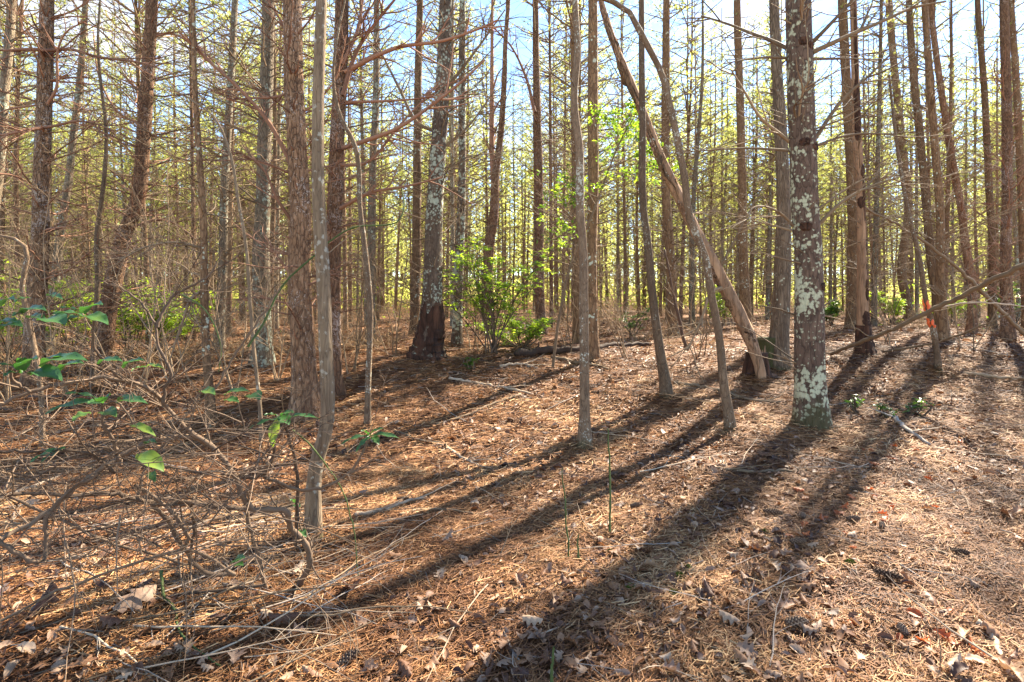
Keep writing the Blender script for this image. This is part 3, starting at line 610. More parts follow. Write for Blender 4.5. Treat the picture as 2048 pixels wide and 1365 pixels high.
MARKS = [(-40, 'the left edge of the view'), (79, 'the leftmost reddish pine'), (240, 'the leaning red pine'), (407, 'the slim knotty brown tree'), (523, 'the grey-green pine trunk'), (600, 'the big plated pine'), (668, 'the red-branched pine'),
         (743, 'the grey-flecked slim pine'), (867, 'the flared-base pine'), (919, 'the slim mottled pine'), (980, 'the forked pine'), (1079, 'the straight reddish pine'), (1184, 'the purplish-brown pine'), (1294, 'the lichen-speckled sapling'), (1340, 'the dark pine behind the lichen-speckled sapling'),
         (1405, 'the leaning tan trunk'), (1486, 'the brown pine left of the grey fissured tree'), (1565, 'the grey fissured tree'), (1616, 'the lichen-covered pine'), (1724, 'the bark-stripped trunk'), (1837, 'the orange-flagged sapling'), (1930, 'the crooked reddish pine'), (1984, 'the slim second pine from the right edge'), (2012, 'the thickest right-edge pine')]
ORD = ['first', 'second', 'third', 'fourth', 'fifth', 'sixth', 'seventh', 'eighth', 'ninth', 'tenth', 'eleventh', 'twelfth', 'thirteenth', 'fourteenth', 'fifteenth', 'sixteenth', 'seventeenth', 'eighteenth', 'nineteenth', 'twentieth']
SL, cnt = {}, {}
for (x, y) in sorted(spots, key=lambda q: q[0] / q[1]):
    px = CX + FPX * x / y; mk = [m for m in MARKS if m[0] <= px]; far = y > 24
    nm = mk[-1][1] if mk else 'outside the left edge'; key = (nm, far); k = cnt.get(key, 0); cnt[key] = k + 1
    SL[(x, y)] = '%s %s pine counting right from %s' % (ORD[min(k, 19)], 'distant thin' if far else 'nearer background', nm) if mk else '%s pine standing just %s' % ('distant thin' if far else 'nearer background', nm)
for n_, (x, y) in enumerate(spots):
    t, b, H, lean = BG[rng.integers(len(BG))]
    zx = -1 if x / y < -.3 else (1 if x / y > .35 else 0); zy = 1 if y > 24 else 0
    root = thing('pine_tree', SL[(x, y)], 'pine tree', (x, y, G(x, y)), group=['left', 'central', 'right'][zx + 1] + (' far' if zy else ' near') + ' background pines')
    root.rotation_euler[2] = rng.uniform(0, 6.28); s = rng.uniform(.85, 1.15); root.scale = (s, s, rng.uniform(.9, 1.12))
    obj('trunk', t, root); obj('dead_branches', b, root, kind='stuff')
    put_crown(root, (lean[0], lean[1], H - 7.8), (7 if 1 < x < 17 and y < 18 else 10 if -2 < x < 32 and y < 30 else int(rng.integers(5))) + int(rng.integers(3)), rng.uniform(.95, 1.2), rng.uniform(0, 6.28))  # sparser crowns towards the sun, chosen to light the floor

# distant wood closing the horizon behind the stand
def far_wood():
    rng = np.random.default_rng(5)
    t, f = MB(), MB()
    n = 950
    for k in range(n):
        y = rng.uniform(44, 130); x = rng.uniform(-1.25, 1.25) * y
        z0 = G(x, y); H = rng.uniform(13, 19); r = rng.uniform(.10, .17); l = rng.normal(0, .4, 2)
        t.tube(np.array([(x, y, z0 - .3), (x + l[0] * .5, y + l[1] * .5, z0 + H * .5), (x + l[0], y + l[1], z0 + H)]), [r, r * .7, .02], 5, rng.random())
        for j in range(34):
            z = rng.uniform(.2, H * .75); a = rng.uniform(0, 6.28); L = rng.uniform(.6, 2.0); u = z / H
            p0 = np.array([x + l[0] * u, y + l[1] * u, z0 + z]); p1 = p0 + np.array([math.cos(a), math.sin(a), rng.uniform(0, .6)]) * L
            w = np.array([0, 0, .014]); t.add([p0 - w, p0 + w, p1], None, [[0, 1, 2]], rng.random())
        m = 560
        zf = H * (1 - rng.uniform(0, .75, m)); zf[:110] = rng.uniform(.05, 3.2, 110); rr = (1 - zf / H) * 2.6 + .2; a = rng.uniform(0, 6.28, m); q = np.sqrt(rng.uniform(.05, 1, m)) * rr
        c = np.stack([x + l[0] + q * np.cos(a), y + l[1] + q * np.sin(a), z0 + zf], 1)
        d1 = rng.normal(0, .15, (m, 3)); d2 = rng.normal(0, .10, (m, 3))
        f.add(np.stack([c - d1, c + d2, c + d1], 1).reshape(-1, 3), None, np.arange(3 * m).reshape(-1, 3), np.repeat(rng.uniform(0, 1, m), 3))
    o = obj('far_wood', t.mesh('far_wood', M['deadwood']), kind='stuff', label='distant pine wood reading as one mass behind the stand', category='woodland')
    obj('far_needles', f.mesh('far_needles', M['needle'], False), o, kind='stuff')
far_wood()
def undergrowth():
    r = np.random.default_rng(15); n = 30000
    y = np.sqrt(r.uniform(11 ** 2, 60 ** 2, n)); x = r.uniform(-1.2, 1.2, n) * y; cl = vnoise(x * .35, y * .35, 0, 41) + r.normal(0, .3, n) > .0
    x, y = x[cl], y[cl]; n = len(x); p = np.stack([x, y, ground(x, y) + r.uniform(0, .35, n)], 1)
    d = np.stack([r.normal(0, .5, n), r.normal(0, .5, n), r.uniform(.1, 1.2, n)], 1) * r.uniform(.35, 1.15, n)[:, None]; w = np.stack([.008 + 0 * x, 0 * x, .005 + 0 * x], 1) * (y / 25)[:, None] ** .5
    m = MB(); m.add(np.stack([p - w, p + w, p + d], 1).reshape(-1, 3), None, np.arange(3 * n).reshape(-1, 3), np.repeat(r.random(n), 3))
    o = obj('undergrowth', m.mesh('undergrowth', M['brush'], False), kind='stuff', label='tan dry undergrowth filling the floor between the background trunks', category='undergrowth')
    n = 16000; y = np.sqrt(r.uniform(13 ** 2, 60 ** 2, n)); x = r.uniform(-1.2, 1.2, n) * y; cl = vnoise(x * .3 + 9, y * .3, 0, 43) + r.normal(0, .15, n) > .25; x, y = x[cl], y[cl]; n = len(x)
    lf = MB(); leaf_batch(lf, np.stack([x, y, ground(x, y) + r.uniform(.1, 1.3, n)], 1), r.normal(0, 1, (n, 3)), .14, .06, r, r.random(n))
    obj('undergrowth_leaves', lf.mesh('undergrowth_leaves', M['laurel_bright'], False), o, kind='stuff')

# ------------------------------------------------------------------ leafy shrubs
def leaf_batch(mb, pos, dirs, L, Wd, rng, r, droop=.15):
    """many simple folded leaves: 6 verts, 4 tris each"""
    n = len(pos); dirs = dirs / (np.linalg.norm(dirs, axis=1)[:, None] + 1e-9)
    up = np.array([0, 0, 1.0]) + rng.normal(0, .35, (n, 3)); side = np.cross(dirs, up); side /= (np.linalg.norm(side, axis=1)[:, None] + 1e-9); nr = np.cross(side, dirs)
    L = np.broadcast_to(L, (n,))[:, None]; Wd = np.broadcast_to(Wd, (n,))[:, None]
    b = pos; m = pos + dirs * L * .5; t = pos + dirs * L - nr * L * droop
    l = m + side * Wd * .5 + nr * Wd * .16; rr = m - side * Wd * .5 + nr * Wd * .16
    v = np.stack([b, l, m, rr, t], 1).reshape(-1, 3)
    k = np.arange(n)[:, None, None] * 5
    tr = (k + np.array([[0, 2, 1], [0, 3, 2], [1, 2, 4], [2, 3, 4]])[None]).reshape(-1, 3)
    mb.add(v, None, tr, np.repeat(r, 5))
def shrub(label, base, h, spread, nst, mat, seed, ros=26, name='laurel_shrub', bmat='shrubwood', L=.075, group=None, lean=(0, 0), top=.35, nl=8):
    rng = np.random.default_rng(seed)
    root = thing(name, label, 'shrub', base, group)
    lf = MB()
    for s in range(nst):
        a = rng.uniform(0, 6.283); rad = spread * rng.uniform(.2, 1)
        m = MB(); tip = np.array([math.cos(a) * rad + lean[0], math.sin(a) * rad * .7 + lean[1], h * rng.uniform(.5, 1.0)])
        mid = tip * np.array([.4, .4, .5]) + rng.normal(0, .07, 3)
        q = spline([(rng.normal(0, .04), rng.normal(0, .04), -.05), mid, tip], 9); m.tube(q, np.linspace(.013, .005, 9), 6)
        ends = [tip]
        for k in range(ros // nst + 1):
            i = rng.integers(3, 9); p, ds = grow(m, q[i], unit(q[i] - q[i - 1]) + rng.normal(0, .7, 3) * np.array([1, 1, .6]), h * rng.uniform(.12, .3), .004, rng, 4, .08, .15, 4, 1, 1)
            ends.append(p[-1])
        obj('stem', m.mesh('stem', M[bmat]), root)
        for e in ends:
            k = rng.integers(nl - 3, nl + 3); a2 = rng.uniform(0, 6.283, k)
            d = np.stack([np.cos(a2), np.sin(a2), rng.uniform(-.15, .75, k)], 1)
            leaf_batch(lf, np.repeat(e[None], k, 0) + rng.normal(0, .015, (k, 3)), d, L * rng.uniform(.7, 1.2, k), L * .36, rng, np.clip(rng.uniform(0, 1) * .5 + rng.uniform(0, .5, k), 0, 1))
    obj('foliage', lf.mesh('foliage', M[mat], False), root, kind='stuff')
    return root
undergrowth()
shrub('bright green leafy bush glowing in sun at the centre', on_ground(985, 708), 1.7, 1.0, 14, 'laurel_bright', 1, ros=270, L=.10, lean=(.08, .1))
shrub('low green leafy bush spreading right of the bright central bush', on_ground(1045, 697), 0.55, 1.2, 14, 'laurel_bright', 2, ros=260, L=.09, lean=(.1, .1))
shrub('small leafy shrub behind the wavy sapling', on_ground(1265, 676), .62, .8, 7, 'laurel', 3, ros=36, L=.085)
leftb = [(20, 722, 1.25, 1.1, 'dark green bush at the left edge behind the crooked sapling'), (150, 716, 1.3, .9, 'green bush between the leftmost reddish pine and the leaning red pine'),
         (262, 712, 1.35, .9, 'dense green bush right of the leaning red pine'), (318, 708, 1.15, .7, 'bushy evergreen left of the slim knotty brown tree'), (88, 700, 1.6, .9, 'tall green bush far behind the leftmost reddish pine'),
         (375, 694, 1.0, .6, 'small dark shrub behind the slim knotty brown tree'), (-60, 730, 1.4, 1.0, 'leafy bush cut off by the left edge')]
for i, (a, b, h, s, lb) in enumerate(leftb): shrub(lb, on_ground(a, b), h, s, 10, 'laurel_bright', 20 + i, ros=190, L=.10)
rightb = [(1785, 650, 1.0, .8, 'pale leafy shrub in the right background right of the stripped trunk'), (2030, 652, 1.3, .9, 'leafy shrub at the right edge behind the thickest pine'), (1440, 660, 1.1, .8, 'small green shrub behind the leaning tan trunk'),
          (1660, 652, .8, .5, 'little evergreen shrub right behind the lichen-covered pine'), (1900, 648, .9, .7, 'low shrub among the pines behind the orange ribbon')]
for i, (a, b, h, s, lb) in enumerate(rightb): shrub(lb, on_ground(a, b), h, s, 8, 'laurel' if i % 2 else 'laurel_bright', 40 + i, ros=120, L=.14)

def bare_shrub(label, px, py, h, seed, n=4, mat='deadwood'):
    r = np.random.default_rng(seed); base = on_ground(px, py); root = thing('bare_shrub', label, 'shrub', base, 'bare twiggy shrubs')
    for k in range(n):
        m = MB(); a = r.uniform(0, 6.283); grow(m, (r.normal(0, .05), r.normal(0, .05), -.05), (math.cos(a) * .35, math.sin(a) * .35, 1), h * r.uniform(.6, 1.1), .011, r, 9, .0, .09, 5, 11, 2, .5, .95, r.uniform(.3, .9)); obj('stem', m.mesh('stem', M[mat]), root)
for i, (a, b, h, lb) in enumerate([(140, 800, 2.6, 'bare twiggy shrub right of the leftmost reddish pine'), (270, 800, 2.8, 'bare twiggy shrub between leaning red pine and knotty tree'), (345, 765, 3.2, 'tall bare shrub left of the knotty brown tree'), (470, 790, 2.8, 'bare twiggy shrub right of the knotty brown tree'), (20, 810, 2.6, 'bare twiggy shrub at the left edge'),
       (560, 760, 2.6, 'bare shrub left of the plated pine foot'), (705, 745, 2.2, 'bare shrub between the red-branched pine and the bent sapling'), (790, 715, 2.4, 'bare shrub between the bent sapling and the flared-base pine'), (950, 700, 2.0, 'bare thin shrub left of the bright central bush'), (1140, 705, 2.2, 'bare shrub left of the wavy sapling'), (1250, 715, 2.2, 'bare shrub left of the lichen-speckled sapling'),
       (1400, 715, 2.2, 'bare shrub left of the leaning trunk foot'), (1780, 690, 2.2, 'bare shrub right of the bark-stripped trunk'), (1930, 700, 2.2, 'bare shrub right of the orange-flagged sapling'), (210, 720, 3.4, 'tall bare thicket behind the leaning red pine'), (100, 730, 3.2, 'tall bare thicket behind the leftmost reddish pine'), (420, 715, 3.4, 'tall bare thicket behind the knotty brown tree')]): bare_shrub(lb, a, b, h, 700 + i)
# leaning leafy sapling with leaf sprays high up
def leafy_sapling():
    d = depth_at(1105, 738); base = P(1105, 738, d); base[2] = G(base[0], base[1])
    root = thing('leafy_sapling', 'thin dark leaning sapling carrying bright green leaf sprays above centre', 'sapling', base)
    pp = [(1105, 738), (1117, 645), (1138, 543), (1155, 491), (1172, 458), (1213, 352), (1240, 284), (1275, 222), (1300, 160)]
    q = spline(np.array([P(*p, d - .04 * i) - base for i, p in enumerate(pp)]), 40); q[0, 2] -= .05
    m = MB(); m.tube(q, np.linspace(.024, .007, 40), 8); obj('stem', m.mesh('stem', M['deadwood']), root)
    rng = np.random.default_rng(12)
    lf = MB()
    sprays = [(1215, 215, 46), (1260, 205, 40), (1195, 235, 26), (1300, 265, 34), (1330, 300, 40), (1290, 300, 30), (1345, 330, 26), (1240, 265, 20), (1120, 350, 26), (1145, 330, 20), (1095, 415, 26), (1085, 440, 20), (1210, 300, 18), (1180, 195, 16),
              (1110, 380, 18), (1170, 345, 14), (1330, 370, 16), (1140, 395, 14), (1225, 345, 14), (1290, 345, 14), (1060, 350, 12), (1270, 240, 24), (1310, 330, 22), (1100, 470, 10), (1150, 455, 10)]
    for (a, b, n) in sprays:
        c = P(a, b, d + rng.uniform(-.5, .3)) - base
        i = int(np.argmin(np.linalg.norm(q - c - np.array([0, 0, -.15]), axis=1))); i = max(i - 2, 3)
        bm = MB(); bq = spline([q[i], (q[i] + c) / 2 + rng.normal(0, .06, 3), c], 8); bm.tube(bq, np.linspace(.006, .002, 8), 4)
        sub = []
        for k in range(7):
            j = rng.integers(3, 8); p, ds = grow(bm, bq[j], rng.normal(0, 1, 3) * np.array([1, 1, .35]), rng.uniform(.1, .26), .0018, rng, 4, .02, .2, 3, 0, 0); sub.extend(p[1:])
        obj('twig', bm.mesh('twig', M['deadwood']), root)
        sub = np.array(sub); k = int(n * 3.6); pi = sub[rng.integers(0, len(sub), k)] + rng.normal(0, .02, (k, 3))
        dr = rng.normal(0, 1, (k, 3)) * np.array([1, 1, .5]) + np.array([0, 0, -.1])
        leaf_batch(lf, pi, dr, rng.uniform(.045, .08, k), rng.uniform(.026, .042, k), rng, rng.uniform(0, 1, k))
    obj('foliage', lf.mesh('foliage', leafmat('spray_leaf', [(0, (.055, .12, .02)), (.5, (.125, .205, .03)), (1, (.22, .29, .035))], (1.9, 2.0, .9), .5, .4, .4), False), root, kind='stuff')
leafy_sapling()

# ------------------------------------------------------------------ dry brush clumps
def brush(label, base, h, n, seed, spread=.5, mat='brush', lean=0.0):
    rng = np.random.default_rng(seed); m = MB()
    for k in range(n):
        a = rng.uniform(0, 6.283); p = np.array([rng.normal(0, spread * .6), rng.normal(0, spread * .4), 0]); p[2] = G(base[0] + p[0], base[1] + p[1]) - base[2] - .02
        grow(m, p, (math.cos(a) * .7 + lean, math.sin(a) * .7, rng.uniform(.4, 1.4)), h * rng.uniform(.4, 1.2), .005, rng, 6, -.06, .14, 3, 3, 1, .55, .8, rng.uniform(0, 1))
    me = m.mesh('dry_brush', M[mat]); o = thing('dry_brush', label, 'dry brush', base, 'dry brush clumps', me); o['kind'] = 'stuff'
bl = [(770, 690, .75, 46, 'tan twiggy brush left of the flared-base pine'), (715, 700, .6, 36, 'tan dry brush behind the thin bent sapling'), (560, 712, .75, 40, 'dry tan brush right of the grey-green pine base'), (470, 715, .6, 36, 'dry brush left of the grey-green pine base'),
      (330, 735, .7, 36, 'dry brush right of the dense green bush'), (240, 735, .8, 40, 'dry brush at the foot of the leaning red pine'), (130, 735, .8, 40, 'dry brush right of the leftmost reddish pine'), (20, 745, .8, 40, 'dry brush at the left edge under the dark bush'),
      (930, 690, .5, 26, 'dry twigs between flared-base pine and bright bush'), (1300, 680, .6, 30, 'pale twiggy brush behind the lichen-speckled sapling'), (1390, 700, .55, 28, 'tangle of twigs left of the leaning trunk foot'), (1180, 672, .6, 30, 'dry brush behind the purplish pine'), (1840, 660, .6, 30, 'dry brush left of the orange-flagged sapling'), (1960, 665, .6, 30, 'dry brush between the right-edge pines'),
      (640, 690, .7, 36, 'dry brush behind the plated pine'), (1620, 665, .6, 26, 'dry brush behind the lichen-covered pine'), (400, 705, .8, 36, 'dry brush behind the slim knotty brown tree')]
for i, (a, b, h, n, lb) in enumerate(bl): brush(lb, on_ground(a, b), h, int(n * 1.8), 60 + i, spread=.65)

# ------------------------------------------------------------------ foreground broad-leaved shrub
def fore_shrub():
    base = on_ground(597, 1173)
    root = thing('broadleaf_shrub', 'sprawling bare-stemmed shrub with broad green leaf clusters, left foreground', 'shrub', base)
    rng = np.random.default_rng(3)
    def stem(pp, d0, d1, w0, w1, kids=5, tone=.5, kl=(.15, .45)):
        n = len(pp); q = np.array([P(*p, d0 + (d1 - d0) * i / (n - 1)) - base for i, p in enumerate(pp)])
        q = spline(q, 5 * n); q[:, 2] = np.maximum(q[:, 2], -base[2] + np.array([G(v[0] + base[0], v[1] + base[1]) for v in q]) - .02)
        q[1:] += np.cumsum(rng.normal(0, .0022, (len(q) - 1, 3)), 0) * .6 + rng.normal(0, .0022, (len(q) - 1, 3))
        m = MB(); r = np.linspace(w0 / FPX * d0 / 2, w1 / FPX * d1 / 2, len(q)); r = r * (1 + .12 * np.sin(np.arange(len(q)) * 1.7))
        m.tube(q, r, 9, tone, disp=trunk_disp(int(w0 * 7 + len(pp)), .14))
        for k in range(kids):
            i = rng.integers(3, len(q) - 1); t = unit(q[i] - q[i - 1])
            cd = t * .7 + rng.normal(0, .7, 3) * np.array([1, .7, .8]) + np.array([0, 0, .15])
            grow(m, q[i], cd, rng.uniform(*kl), max(r[i] * .4, .002), rng, 6, .0, .10, 4, 5, 2, .5, .9, tone)
        obj('stem', m.mesh('stem', M['shrubwood']), root); return q
    stem([(597, 1173), (618, 1122), (604, 1079), (583, 1058), (576, 1022), (508, 1017), (473, 956), (433, 901), (376, 861), (326, 806), (298, 781), (265, 768), (197, 757), (119, 771), (60, 785), (-10, 818)], 2.69, 1.75, 12, 7, 26)
    stem([(508, 1017), (426, 1011), (384, 1004), (309, 1002), (277, 997), (230, 985), (150, 990), (60, 985), (-10, 988)], 2.5, 1.9, 10, 6, 16)
    stem([(476, 955), (526, 951), (545, 915), (549, 870), (556, 840)], 2.45, 2.3, 8, 5, 4)
    stem([(526, 951), (560, 968), (600, 980), (660, 972), (705, 945), (730, 900), (742, 880)], 2.45, 2.5, 7, 4, 4)
    stem([(591, 1090), (596, 1000), (592, 920), (575, 870), (560, 832)], 2.6, 2.3, 8, 5, 3)
    stem([(433, 901), (400, 880), (340, 876), (280, 893), (220, 930), (150, 978), (90, 1030), (20, 1075), (-20, 1095)], 2.3, 1.75, 10, 9, 10)
    stem([(240, 930), (225, 880), (208, 850), (203, 812)], 2.0, 1.9, 8, 5, 3)
    stem([(230, 945), (180, 910), (120, 902), (60, 908), (-10, 910)], 2.0, 1.75, 7, 6, 6)
    stem([(208, 855), (205, 815), (235, 806), (275, 850)], 1.95, 1.95, 5, 3, 2)
    stem([(265, 768), (225, 745), (190, 700), (185, 640), (165, 628)], 2.0, 1.75, 6, 4, 3)
    stem([(60, 785), (30, 768), (20, 740), (50, 742)], 1.8, 1.7, 6, 4, 2)
    stem([(326, 806), (332, 780), (345, 740), (320, 690), (315, 655), (270, 590), (210, 560)], 2.1, 2.1, 7, 3, 7)
    stem([(315, 655), (335, 600), (362, 580), (410, 555), (440, 500)], 2.1, 2.2, 6, 3, 6)
    stem([(270, 970), (330, 1010), (375, 1080), (365, 1100)], 2.2, 2.35, 8, 7, 3)
    stem([(300, 1000), (345, 1060), (375, 1110), (420, 1150), (470, 1150)], 2.3, 2.6, 9, 8, 3)
    stem([(488, 1010), (500, 1060), (520, 1130), (530, 1180)], 2.5, 2.6, 8, 7, 4)
    stem([(-10, 1075), (30, 1100), (80, 1120), (90, 1110), (95, 1040), (130, 990), (200, 950)], 1.75, 1.9, 9, 6, 5)
    stem([(-10, 980), (60, 1010), (150, 1050), (220, 1085), (300, 1110), (370, 1130)], 2.2, 2.5, 6, 5, 6)
    stem([(530, 1170), (450, 1180), (350, 1190), (240, 1200), (120, 1210), (0, 1215)], 2.5, 2.4, 6, 4, 8, kl=(.1, .3))
    stem([(470, 1150), (380, 1100), (260, 1130), (120, 1180), (0, 1240)], 2.5, 2.2, 6, 5, 8, kl=(.1, .3))
    stem([(376, 861), (400, 800), (440, 770), (455, 740), (520, 640), (560, 577)], 2.3, 2.4, 5, 3, 4)
    stem([(277, 997), (300, 930), (330, 900), (372, 860)], 2.1, 2.2, 5, 4, 3)
    stem([(380, 1004), (384, 1060), (376, 1110), (380, 1150)], 2.35, 2.5, 6, 5, 2)
    for k in range(190):   # thin criss-crossing twigs
        a = rng.uniform(-20, 560); b = rng.uniform(840, 1120) + .1 * (a - 300) * .3; dd = rng.uniform(1.9, 2.6)
        p = P(a, b, dd) - base; m = MB()
        if p[2] + base[2] < .06: continue
        grow(m, p, (rng.normal(0, 1), rng.normal(0, .5), rng.normal(.1, .35)), rng.uniform(.25, .7), rng.uniform(.0022, .0042), rng, 7, -.01, .075, 4, 4, 1, .45, .8, rng.uniform(.2, .9))
        obj('twig', m.mesh('twig', M['shrubwood']), root)
    # leaves: (base px, tip px, depth, width ratio, tone)
    def leaf(b, t, d, wr=.36, tone=.4, dz=-.05, fold=.25, roll=0.0):
        p0, p1 = P(*b, d) - base, P(*t, d + dz) - base; ax = p1 - p0; L = np.linalg.norm(ax); ax = ax / L
        up = np.array([0, -.35 + roll, 1.0]); sd = unit(np.cross(ax, up)); nr = np.cross(sd, ax)
        u = np.linspace(0, 1, 10); wd = L * wr * .5 * np.sin(np.pi * np.clip(u, 0, 1) ** .8) ** .75; wd[0] = .002; wd[-1] = .0005
        mid = p0 + np.outer(u, ax) * L + np.outer(.10 * L * np.sin(np.pi * u), nr)
        rows = []
        for s in (-1, -.5, 0, .5, 1): rows.append(mid + (sd * s)[None] * wd[:, None] + nr[None] * (fold * abs(s) * wd[:, None]) + nr[None] * (.004 * np.sin(u * 14 + s * 2))[:, None] * abs(s))
        v = np.stack(rows, 1).reshape(-1, 3)
        i = np.arange(9)[:, None] * 5; j = np.arange(4)[None]; q = np.stack([i + j, i + j + 1, i + 5 + j + 1, i + 5 + j], -1).reshape(-1, 4)
        m = MB(); m.add(v, q, None, np.clip(tone + .06 * np.sin(np.arange(len(v))), 0, 1)); obj('leaf', m.mesh('leaf', M['bigleaf']), root)
    lv = []
    A = (100, 628)  # clusters read off the photo
    lv += [((165, 630), (105, 628), 1.75, .34, .35), ((168, 628), (205, 610), 1.75, .45, .45), ((165, 632), (128, 645), 1.72, .5, .5), ((172, 632), (216, 650), 1.75, .4, .55), ((165, 626), (120, 615), 1.8, .3, .3),
           ((45, 626), (92, 622), 1.7, .34, .4), ((45, 628), (25, 632), 1.7, .4, .4), ((90, 640), (130, 650), 1.7, .6, .5), ((55, 636), (92, 642), 1.72, .3, .5), ((0, 612), (28, 600), 1.7, .4, .5), ((0, 658), (44, 654), 1.68, .4, .3), ((-5, 648), (38, 648), 1.7, .25, .2), ((60, 596), (28, 604), 1.75, .25, .5), ((95, 592), (125, 600), 1.75, .25, .5)]
    lv += [((45, 745), (0, 728), 1.62, .34, .3), ((46, 742), (72, 718), 1.6, .5, .25), ((42, 746), (6, 752), 1.6, .55, .3), ((80, 734), (175, 722), 1.62, .3, .4), ((62, 744), (124, 762), 1.58, .4, .25), ((84, 730), (130, 714), 1.65, .28, .4), ((118, 742), (168, 728), 1.66, .3, .35), ((60, 750), (110, 752), 1.6, .3, .2), ((50, 740), (40, 716), 1.65, .4, .35),
           ((195, 728), (246, 724), 1.72, .26, .35), ((245, 736), (290, 722), 1.75, .26, .35), ((290, 734), (328, 738), 1.8, .16, .7), ((290, 734), (262, 742), 1.8, .16, .6)]
    lv += [((202, 805), (90, 828), 1.8, .26, .4), ((205, 806), (175, 808), 1.72, .75, .3), ((206, 804), (212, 795), 1.75, .6, .3), ((200, 800), (130, 787), 1.82, .18, .5), ((232, 806), (296, 808), 1.86, .26, .45), ((234, 802), (275, 796), 1.9, .26, .35), ((182, 826), (144, 842), 1.75, .7, .62), ((205, 824), (232, 834), 1.85, .5, .62), ((262, 850), (312, 874), 1.9, .22, .72),
           ((130, 895), (60, 925), 1.75, .22, .5), ((128, 898), (82, 926), 1.78, .3, .1), ((276, 908), (328, 944), 1.9, .42, .72), ((290, 888), (312, 886), 1.95, .3, .35), ((300, 945), (310, 965), 2.0, .4, .6)]
    lv += [((556, 838), (545, 895), 2.2, .38, .82), ((560, 833), (578, 850), 2.2, .7, .3), ((562, 832), (588, 826), 2.2, .4, .3), ((575, 836), (638, 838), 2.25, .16, .5), ((552, 838), (495, 862), 2.25, .2, .45), ((555, 832), (528, 830), 2.25, .26, .5), ((402, 782), (430, 790), 2.3, .5, .62), ((448, 790), (500, 784), 2.3, .26, .5), ((500, 790), (520, 800), 2.3, .8, .55), ((450, 800), (478, 806), 2.3, .4, .5)]
    lv += [((738, 872), (683, 888), 2.5, .2, .35), ((740, 870), (768, 858), 2.5, .3, .35), ((742, 872), (800, 878), 2.5, .2, .3), ((740, 874), (712, 904), 2.48, .3, .3), ((744, 874), (758, 890), 2.5, .5, .45), ((736, 870), (722, 862), 2.5, .5, .3)]
    lv += [((592, 1008), (580, 1000), 2.6, .5, .5), ((588, 1010), (600, 1014), 2.6, .5, .4), ((600, 1060), (612, 1075), 2.6, .5, .5), ((465, 1126), (490, 1118), 2.5, .5, .4), ((468, 1128), (486, 1132), 2.5, .5, .4)]
    for t in lv: leaf(*t)
fore_shrub()

# ------------------------------------------------------------------ vines and green stems
def vine(label, pp, d0, d1, w, name='vine', mat='greenstem', cat='vine', ground_clip=True):
    n = len(pp); q = np.array([P(*p, d0 + (d1 - d0) * i / (n - 1)) for i, p in enumerate(pp)]); q = spline(q, 6 * n)
    if ground_clip: q[:, 2] = np.maximum(q[:, 2], ground(q[:, 0], q[:, 1]) + .012)
    q += np.cumsum(np.random.default_rng(len(label)).normal(0, .0016, q.shape), 0); o0 = q[0].copy(); m = MB(); m.tube(q - o0, .8 * w / FPX * (d0 + d1) / 4 * np.linspace(1.1, .6, len(q)) * (1 + .25 * (np.arange(len(q)) % 6 == 0)), 6, .5)
    return thing(name, label, cat, o0, me=m.mesh(name, M[mat]))
vine('pale green vine snaking over the litter at lower left', [(323, 1143), (327, 1193), (350, 1221), (355, 1278), (377, 1317), (437, 1363)], 2.55, 2.05, 7)
vine('green vine arching from the brush across the plated pine', [(496, 695), (530, 640), (560, 577), (620, 520), (700, 460), (796, 443), (806, 415), (800, 380)], 4.6, 5.2, 5, ground_clip=False)
vine('thin green vine hanging beside the smooth grey tree', [(585, 860), (611, 880), (650, 926), (680, 969), (708, 1050), (719, 1153)], 2.6, 2.7, 4)
vine('green curving vine between the knotty tree and the leaning red pine', [(365, 590), (400, 610), (432, 655), (442, 690), (438, 740)], 5.0, 5.0, 4, ground_clip=False)
vine('upright thin green stem left of two at the floor centre', [(1136, 1112), (1130, 1040), (1125, 985), (1122, 940)], 2.95, 2.95, 4, 'green_stem', cat='stem')
vine('tall upright green stem right of two at the floor centre', [(1220, 1064), (1219, 1000), (1217, 930), (1215, 860)], 3.2, 3.2, 5, 'green_stem', cat='stem')
vine('short green stub beside the left green stem', [(1157, 1115), (1156, 1090), (1156, 1065)], 2.9, 2.9, 5, 'green_stem', cat='stem')
vine('short green stem at the very bottom centre', [(1102, 1372), (1104, 1330), (1106, 1295)], 2.0, 2.0, 8, 'green_stem', cat='stem')
vine('thin dark upright stem at the lower right', [(1880, 1345), (1878, 1290), (1876, 1240)], 2.08, 2.08, 3, 'thin_stem', 'deadwood', cat='stem')

# ------------------------------------------------------------------ fallen wood
def log(label, pp, w, mat='deadwood', name='fallen_branch', cat='branch', kids=3, lift=.3, seed=0, taper=.5, group=None, ds=None):
    rng = np.random.default_rng(400 + seed)
    if ds is None:
        q = np.array([on_ground(*p) for p in pp]); dm = q[:, 1].mean(); r = w / FPX * dm / 2; q[:, 2] += r * (.5 + lift)
    else:
        q = np.array([P(*p, d) for p, d in zip(pp, ds)]); dm = np.mean(ds); r = w / FPX * dm / 2
    q = spline(q, max(8, 6 * len(pp))); o0 = q[0].copy()
    q += rng.normal(0, r * .25, q.shape)
    m = MB(); m.tube(q - o0, r * np.linspace(1, taper, len(q)), 9, .6, cap=True, disp=trunk_disp(seed, .12))
    for k in range(kids):
        i = rng.integers(2, len(q) - 1); t = unit(q[i] - q[i - 1]); grow(m, q[i] - o0, t + rng.normal(0, .6, 3) * np.array([1, 1, .25]) + np.array([0, 0, .1]), rng.uniform(.12, .5), r * .4, rng, 5, -.03, .15, 4, 2, 1, tone=.6)
    return thing(name, label, cat, o0, group, m.mesh(name, M[mat]))
